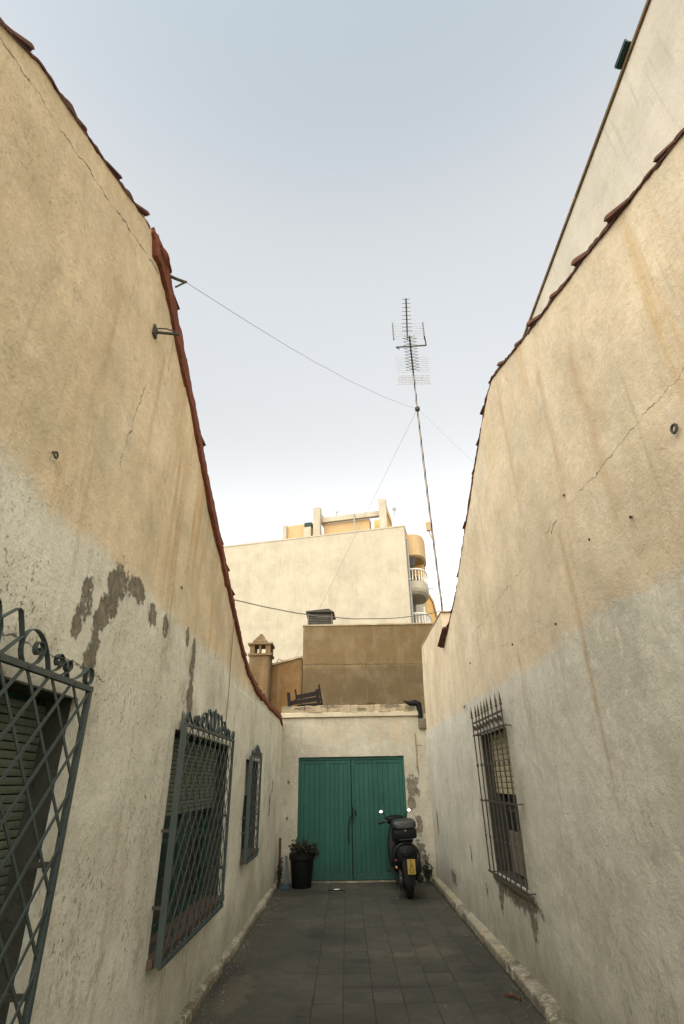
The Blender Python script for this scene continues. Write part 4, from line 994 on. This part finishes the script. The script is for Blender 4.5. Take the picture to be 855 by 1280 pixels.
wheel(-.62, .235, .115, 'rear_wheel'); wheel(.62, .235, .10, 'front_wheel')
def sect(y, hw, z0, z1, p=2.6, n=20, tw=1.0):
    out = []
    for i in range(n):
        a = 2 * pi * i / n; c, s_ = cos(a), sin(a)
        x = hw * math.copysign(abs(c) ** (2 / p), c); z = (z0 + z1) / 2 + (z1 - z0) / 2 * math.copysign(abs(s_) ** (2 / p), s_)
        k = (z - z0) / (z1 - z0); x *= (tw + (1 - tw) * k)
        out.append((x, y, z))
    return out
# tail body and side panels
sbuild(MB().loft([sect(-.80, .085, .50, .66), sect(-.77, .15, .44, .70), sect(-.68, .195, .38, .725, tw=.8), sect(-.50, .205, .30, .735, tw=.8), sect(-.25, .20, .26, .72, tw=.8), sect(0, .165, .24, .60), sect(.08, .13, .24, .45)]), 'tail_body', 'black_plastic')
sbuild(MB().loft([sect(.0, .19, .22, .31), sect(.28, .20, .21, .30), sect(.38, .18, .22, .34)]), 'floorboard', 'grey_plastic')
sbuild(MB().loft([sect(.30, .16, .24, .42), sect(.36, .175, .30, .60), sect(.43, .17, .45, .80), sect(.47, .13, .66, .93), sect(.50, .08, .78, .95)]), 'leg_shield', 'black_plastic')
sbuild(MB().loft([sect(.40, .09, .30, .45), sect(.62, .085, .42, .52), sect(.80, .065, .34, .44), sect(.87, .04, .26, .33)]), 'front_mudguard', 'black_plastic')
sbuild(MB().loft([sect(-.58, .13, .70, .765), sect(-.50, .155, .70, .80), sect(-.2, .16, .70, .80), sect(.0, .13, .67, .775), sect(.06, .09, .66, .73)]), 'seat', 'rubber')
# grey tail trim hoop and grab rail
sbuild(MB().tube([(.205 * cos(pi * i / 16 * 1.1 - .15), -.66 - .02 * sin(pi * i / 16), .53 + .20 * sin(pi * i / 16 * 1.1 - .15)) for i in range(17)], .014, 8), 'tail_trim', 'grey_plastic')
sbuild(MB().tube([(-.13, -.35, .77), (-.14, -.6, .775), (-.10, -.74, .775), (.10, -.74, .775), (.14, -.6, .775), (.13, -.35, .77)], .012, 8), 'grab_rail', 'grey_plastic')
# top case on its rack
tc = sbuild(MB().bevbox((-.185, -.76, .785), (.185, -.44, .92), .035), 'top_case', 'black_plastic')
sbuild(MB().loft([sect(-.775, .15, .93, 1.00, 4), sect(-.755, .182, .915, 1.03, 4), sect(-.60, .192, .915, 1.06, 3.4), sect(-.46, .18, .915, 1.04, 4), sect(-.435, .15, .92, 1.0, 4)]), 'case_lid', 'grey_plastic', tc)
sbuild(MB().bevbox((-.012, -.790, .885), (.012, -.755, .91), .003), 'case_lock', 'silver', tc)
# lamps, plate, mudguard
sbuild(MB().loft([sect(-.815, .06, .56, .62), sect(-.80, .085, .545, .635), sect(-.76, .09, .54, .64)]), 'tail_lamp', 'black_plastic')
for sx in (-1, 1):
    sbuild(MB().bevbox((sx * .115 - .028, -.775, .555), (sx * .115 + .028, -.70, .605), .012), 'brake_lamp', 'red_lens')
    sbuild(MB().bevbox((sx * .178 - .014, -.735, .40), (sx * .178 + .014, -.69, .435), .008), 'indicator', 'orange_lens' if sx < 0 else 'red_lens')
    sbuild(MB().bevbox((sx * .165 - .02, -.70, .49), (sx * .165 + .02, -.66, .52), .008), 'reflector', 'red_lens')
sbuild(MB().loft([sect(-.84, .085, .18, .30, 4), sect(-.80, .095, .22, .52, 4), sect(-.70, .10, .42, .56, 4)]), 'rear_mudguard', 'black_plastic')
PM = SM @ Matrix.Translation((.035, -.858, .43)) @ Matrix.Rotation(radians(-14), 4, 'X') @ Matrix.Rotation(radians(3), 4, 'Y')
pl = MB().bevbox((-.060, 0, -.098), (.060, .004, .098), .0018, PM).build('number_plate', 'plate', SC)
def strokes(rows):
    G = {'C': [((1,.8),(.8,1)),((.8,1),(.2,1)),((.2,1),(0,.8)),((0,.8),(0,.2)),((0,.2),(.2,0)),((.2,0),(.8,0)),((.8,0),(1,.2))],
         '8': [((.1,.5),(.9,.5)),((.1,1),(.9,1)),((.1,0),(.9,0)),((0,.05),(0,.45)),((1,.05),(1,.45)),((0,.55),(0,.95)),((1,.55),(1,.95))],
         '5': [((1,1),(0,1)),((0,1),(0,.55)),((0,.55),(.9,.55)),((1,.5),(1,.1)),((.9,0),(0,0))],
         '2': [((0,.9),(.2,1)),((.2,1),(.9,1)),((1,.95),(1,.6)),((1,.6),(0,.05)),((0,0),(1,0))]}
    m = MB()
    for (t, x0, z0, w, h) in rows:
        for i, ch in enumerate(t):
            for (a, b) in G[ch]:
                p = Vector((x0 + i * w * 1.45 + a[0] * w, -.0015, z0 + a[1] * h)); q = Vector((x0 + i * w * 1.45 + b[0] * w, -.0015, z0 + b[1] * h))
                m.ribbon([p, q], (0, 1, 0), .003, .0085)
    m.v = [PM @ v for v in m.v]; return m
strokes([('C', -.014, .042, .028, .038), ('8', -.016, -.014, .032, .042), ('52', -.036, -.078, .030, .045)]).build('plate_characters', 'ink', pl)
# engine, exhaust, springs, stand
sbuild(MB().bevbox((-.15, -.70, .17), (-.07, -.20, .30), .03), 'engine_case', 'grey_plastic')
sbuild(MB().lathe([(.035, -.86), (.055, -.83), (.058, -.55), (.04, -.45), (.02, -.35)], (.155, 0, .27), 16, 'Y'), 'exhaust', 'black_plastic')
for sx in (-1,): sbuild(MB().tube([(sx * .10, -.60, .26), (sx * .10, -.50, .50)], .028, 10), 'shock_absorber', 'iron_dark')
sbuild(MB().bevbox((.085, -.80, .33), (.20, -.45, .52), .03), 'side_box', 'black_plastic')
sbuild(MB().tube([(-.08, -.35, .20), (-.16, -.55, .05), (-.20, -.66, .012)], .011, 8).tube([(-.28, -.70, .010), (-.16, -.66, .010)], .013, 8), 'side_stand', 'iron_dark')
# forks, bars and mirrors
sbuild(MB().tube([(-.07, .62, .235), (-.06, .50, .55)], .018, 8).tube([(.07, .62, .235), (.06, .50, .55)], .018, 8), 'fork', 'iron_dark')
sbuild(MB().loft([sect(.32, .06, .96, 1.03), sect(.36, .15, .93, 1.05), sect(.44, .17, .91, 1.06), sect(.54, .13, .90, 1.04), sect(.60, .07, .91, 1.0)]), 'handlebar_cowl', 'black_plastic')
sbuild(MB().tube([(-.28, .31, .95), (-.18, .36, .97), (0, .40, .98), (.18, .36, .97), (.28, .31, .95)], .012, 8), 'handlebar', 'iron_dark')
for sx in (-1, 1):
    sbuild(MB().tube([(sx * .31, .295, .945), (sx * .20, .345, .965)], .018, 10), 'grip', 'rubber')
    sbuild(MB().tube([(sx * .29, .35, .96), (sx * .17, .40, .98)], .006, 6), 'brake_lever', 'silver')
    sbuild(MB().tube([(sx * .16, .36, .99), (sx * .185, .34, 1.05), (sx * .22, .34, 1.10)], .008, 8), 'mirror_stem', 'black_plastic')
    mh = MB().lathe([(.01, .05), (.045, .03), (.056, 0), (.052, -.006)], (0, 0, 0), 18, 'Y')
    MMx = Matrix.Translation((sx * .25, .34, 1.12)) @ Matrix.Rotation(radians(-18 if sx < 0 else -12), 4, 'Z') @ Matrix.Rotation(radians(-24), 4, 'X') @ Matrix.Diagonal((.62, 1, .50, 1))
    mh.v = [MMx @ v for v in mh.v]; mo = sbuild(mh, 'mirror', 'black_plastic')
    gl = MB().lathe([(.050, -.008), (.049, -.011)], (0, 0, 0), 18, 'Y'); gl.v = [MMx @ v for v in gl.v]; sbuild(gl, 'mirror_glass', 'mirror', mo, smooth=False)

# ---------------------------------------------------------------- planter and the things around it
PO = empty('potted_plant', (-.80, 10.93, 0), 'straggly withered plant in a big black pot against the left door leaf', 'plant')
MB().lathe([(.155, .004), (.165, .02), (.200, .40), (.225, .42), (.225, .50), (.205, .50), (.195, .46), (.01, .45)], (-.80, 10.93, 0), 28).build('pot', 'black_plastic', PO, smooth=True)
MB().lathe([(.19, .44), (.10, .462), (.01, .468)], (-.80, 10.93, 0), 20).build('soil', 'soil', PO)
def dry_plant(parent, cx, cy, z0, n, h, spread, leaf=.03, leaves=9, nm='stem', seed=1):
    rnd = random.Random(seed); lm = MB()
    for i in range(n):
        a = rnd.uniform(0, 2 * pi); rr = rnd.uniform(.0, .5) * spread; L = h * rnd.uniform(.55, 1.1); out = spread * rnd.uniform(.3, 1.2)
        pts = []
        for k in range(7):
            t = k / 6; wv = rnd.uniform(-.012, .012)
            pts.append(Vector((cx + cos(a) * (rr * .5 + out * t ** 1.4) + wv, cy + sin(a) * (rr * .5 + out * t ** 1.4) * .7 + wv, z0 + L * (t - .35 * t * t * rnd.uniform(.2, 1.6)))))
        MB().tube(pts, [.006 - .004 * k / 6 for k in range(7)], 5).build(nm, 'twig', parent)
        for k in range(leaves):
            t = rnd.uniform(.3, 1.0); j = min(5, int(t * 6)); p = pts[j].lerp(pts[j + 1], t * 6 - j)
            d = Vector((rnd.uniform(-1, 1), rnd.uniform(-1, 1), rnd.uniform(-1, .5))).normalized(); s_ = d.orthogonal().normalized() * leaf * .35; l = leaf * rnd.uniform(.6, 1.5)
            q = d.cross(s_).normalized() * leaf * .15
            lm.add([p, p + d * l * .5 + s_ + q, p + d * l, p + d * l * .5 - s_ + q], [(0, 1, 2), (0, 2, 3)])
    tag(lm.build('foliage', 'leaf', parent), kind='stuff')
dry_plant(PO, -.80, 10.93, .45, 26, .30, .20, .045, 26, seed=3)
dry_plant(PO, -.94, 10.85, .45, 5, .34, .12, .04, 22, seed=13)
m = MB().tube([(-.62, 10.88, .47), (-.56, 10.84, .62), (-.52, 10.82, .70), (-.54, 10.80, .55), (-.53, 10.79, .42)], .006, 5).build('stem', 'twig', PO)
dry_plant(PO, -.56, 10.85, .42, 4, .28, .08, .05, 24, seed=8)
o = MB().bevbox((-1.215, 10.98, 0.008), (-1.175, 11.02, .73), .004, Matrix.Translation((0, 0, 0))).jitter(.004, 3).build('wooden_post', 'wood_old', None, org=(-1.19, 11.0, 0))
tag(o, 'short brown wooden post standing in the left corner beside the black pot', 'post')
o = MB().prism([(-1.10, 0.01), (-1.02, .01), (-1.06, .46), (-1.10, .46)], 10.98, 11.01).build('leaning_board', 'grey_board', None, org=(-1.06, 11, 0))
tag(o, 'narrow grey-blue board leaning upright between the wooden post and the pot', 'board')
m = MB().bevbox((-1.15, 10.74, .008), (-.99, 10.95, .05), .008); o = m.build('tray', 'blue_tray', None, org=(-1.07, 10.84, 0)); tag(o, 'small faded blue tray on the ground left of the black pot', 'tray')
PB = empty('dry_bush', (-1.19, 10.88, 0), 'small clump of dead twigs against the left wall by the wooden post', 'plant', 'dead weeds in the alley corners')
dry_plant(PB, -1.17, 10.86, .02, 9, .50, .06, .035, 22, seed=21)
PC = empty('dry_bush', (1.37, 11.0, 0), 'small clump of dead weeds in the right corner beyond the scooter', 'plant', 'dead weeds in the alley corners')
dry_plant(PC, 1.37, 11.05, .02, 14, .38, .09, .035, 24, seed=31)
dry_plant(PC, 1.40, 11.2, .02, 6, .60, .05, .03, 10, seed=33)
def litter(name, x, y, w, h, mt, label, seed):
    m = MB(); n = 5
    for i in range(n + 1):
        for j in range(n + 1): m.v.append(Vector((x + w * (i / n - .5), y + h * (j / n - .5), .012 + abs(noise.noise(Vector((i * .9, j * .9, seed)))) * .03)))
    for i in range(n):
        for j in range(n): a = i * (n + 1) + j; m.f.append((a, a + 1, a + n + 2, a + n + 1))
    o = m.build(name, mt, None, org=(x, y, 0)); return tag(o, label, 'litter')
litter('crumpled_paper', -.20, 10.62, .09, .06, 'paper', 'scrap of white paper on the paving in front of the green doors', 1)
o = MB().tube([(-.34, 10.60, .012), (-.16, 10.57, .014), (-.06, 10.54, .012)], .008, 6).build('dry_stick', 'wood_dark', None, org=(-.2, 10.58, 0)); tag(o, 'thin dark stick on the paving beside the white paper scrap', 'stick')
o = MB().tube([(1.28, 5.72, .012), (1.34, 5.66, .02), (1.37, 5.60, .012)], .012, 6).build('dry_twig', 'wood_old', None, org=(1.32, 5.66, 0)); tag(o, 'short brown twig on the paving by the right kerb', 'twig')
rnd = random.Random(15); m = MB()
for i in range(150):
    y = rnd.uniform(4.2, 11.2); x = (XL + .09 + abs(rnd.gauss(0, .07))) if rnd.random() < .45 else (XR - .17 - abs(rnd.gauss(0, .09)) if rnd.random() < .7 else rnd.uniform(-1, 1.2))
    a = rnd.uniform(0, 6.3); l = rnd.uniform(.008, .022); p = Vector((x, y, .012)); d = Vector((cos(a), sin(a), rnd.uniform(-.2, .4))) * l; q = Vector((-sin(a), cos(a), .3)) * l * .4
    m.add([p - d, p + q, p + d, p - q], [(0, 1, 2), (0, 2, 3)])
tag(m.build('fallen_leaves', 'wood_old'), 'small dry brown leaves blown along the kerbs', kind='stuff')
# scattered grit and crumbs of plaster along the kerbs
rnd = random.Random(5); m = MB()
for i in range(2600):
    side = rnd.random(); y = rnd.uniform(3.5, 11.2)
    x = (XL + .10 + abs(rnd.gauss(0, .10))) if side < .5 else ((XR - .15 - abs(rnd.gauss(0, .08))) if side < .8 else rnd.uniform(-1.1, 1.3))
    r = rnd.uniform(.002, .007) * (1.4 if side < .5 else 1)
    p = Vector((x, y, .008 + r * .3)); pts = [p + Vector((rnd.uniform(-1, 1) * r, rnd.uniform(-1, 1) * r, z)) for z in (-r * .5, 0, r * .6, 0)]
    m.add(pts, [(0, 1, 2), (0, 2, 3), (0, 3, 1), (1, 3, 2)])
tag(m.build('grit', 'kerb'), 'pale crumbs of plaster and grit scattered along the kerbs', kind='stuff')
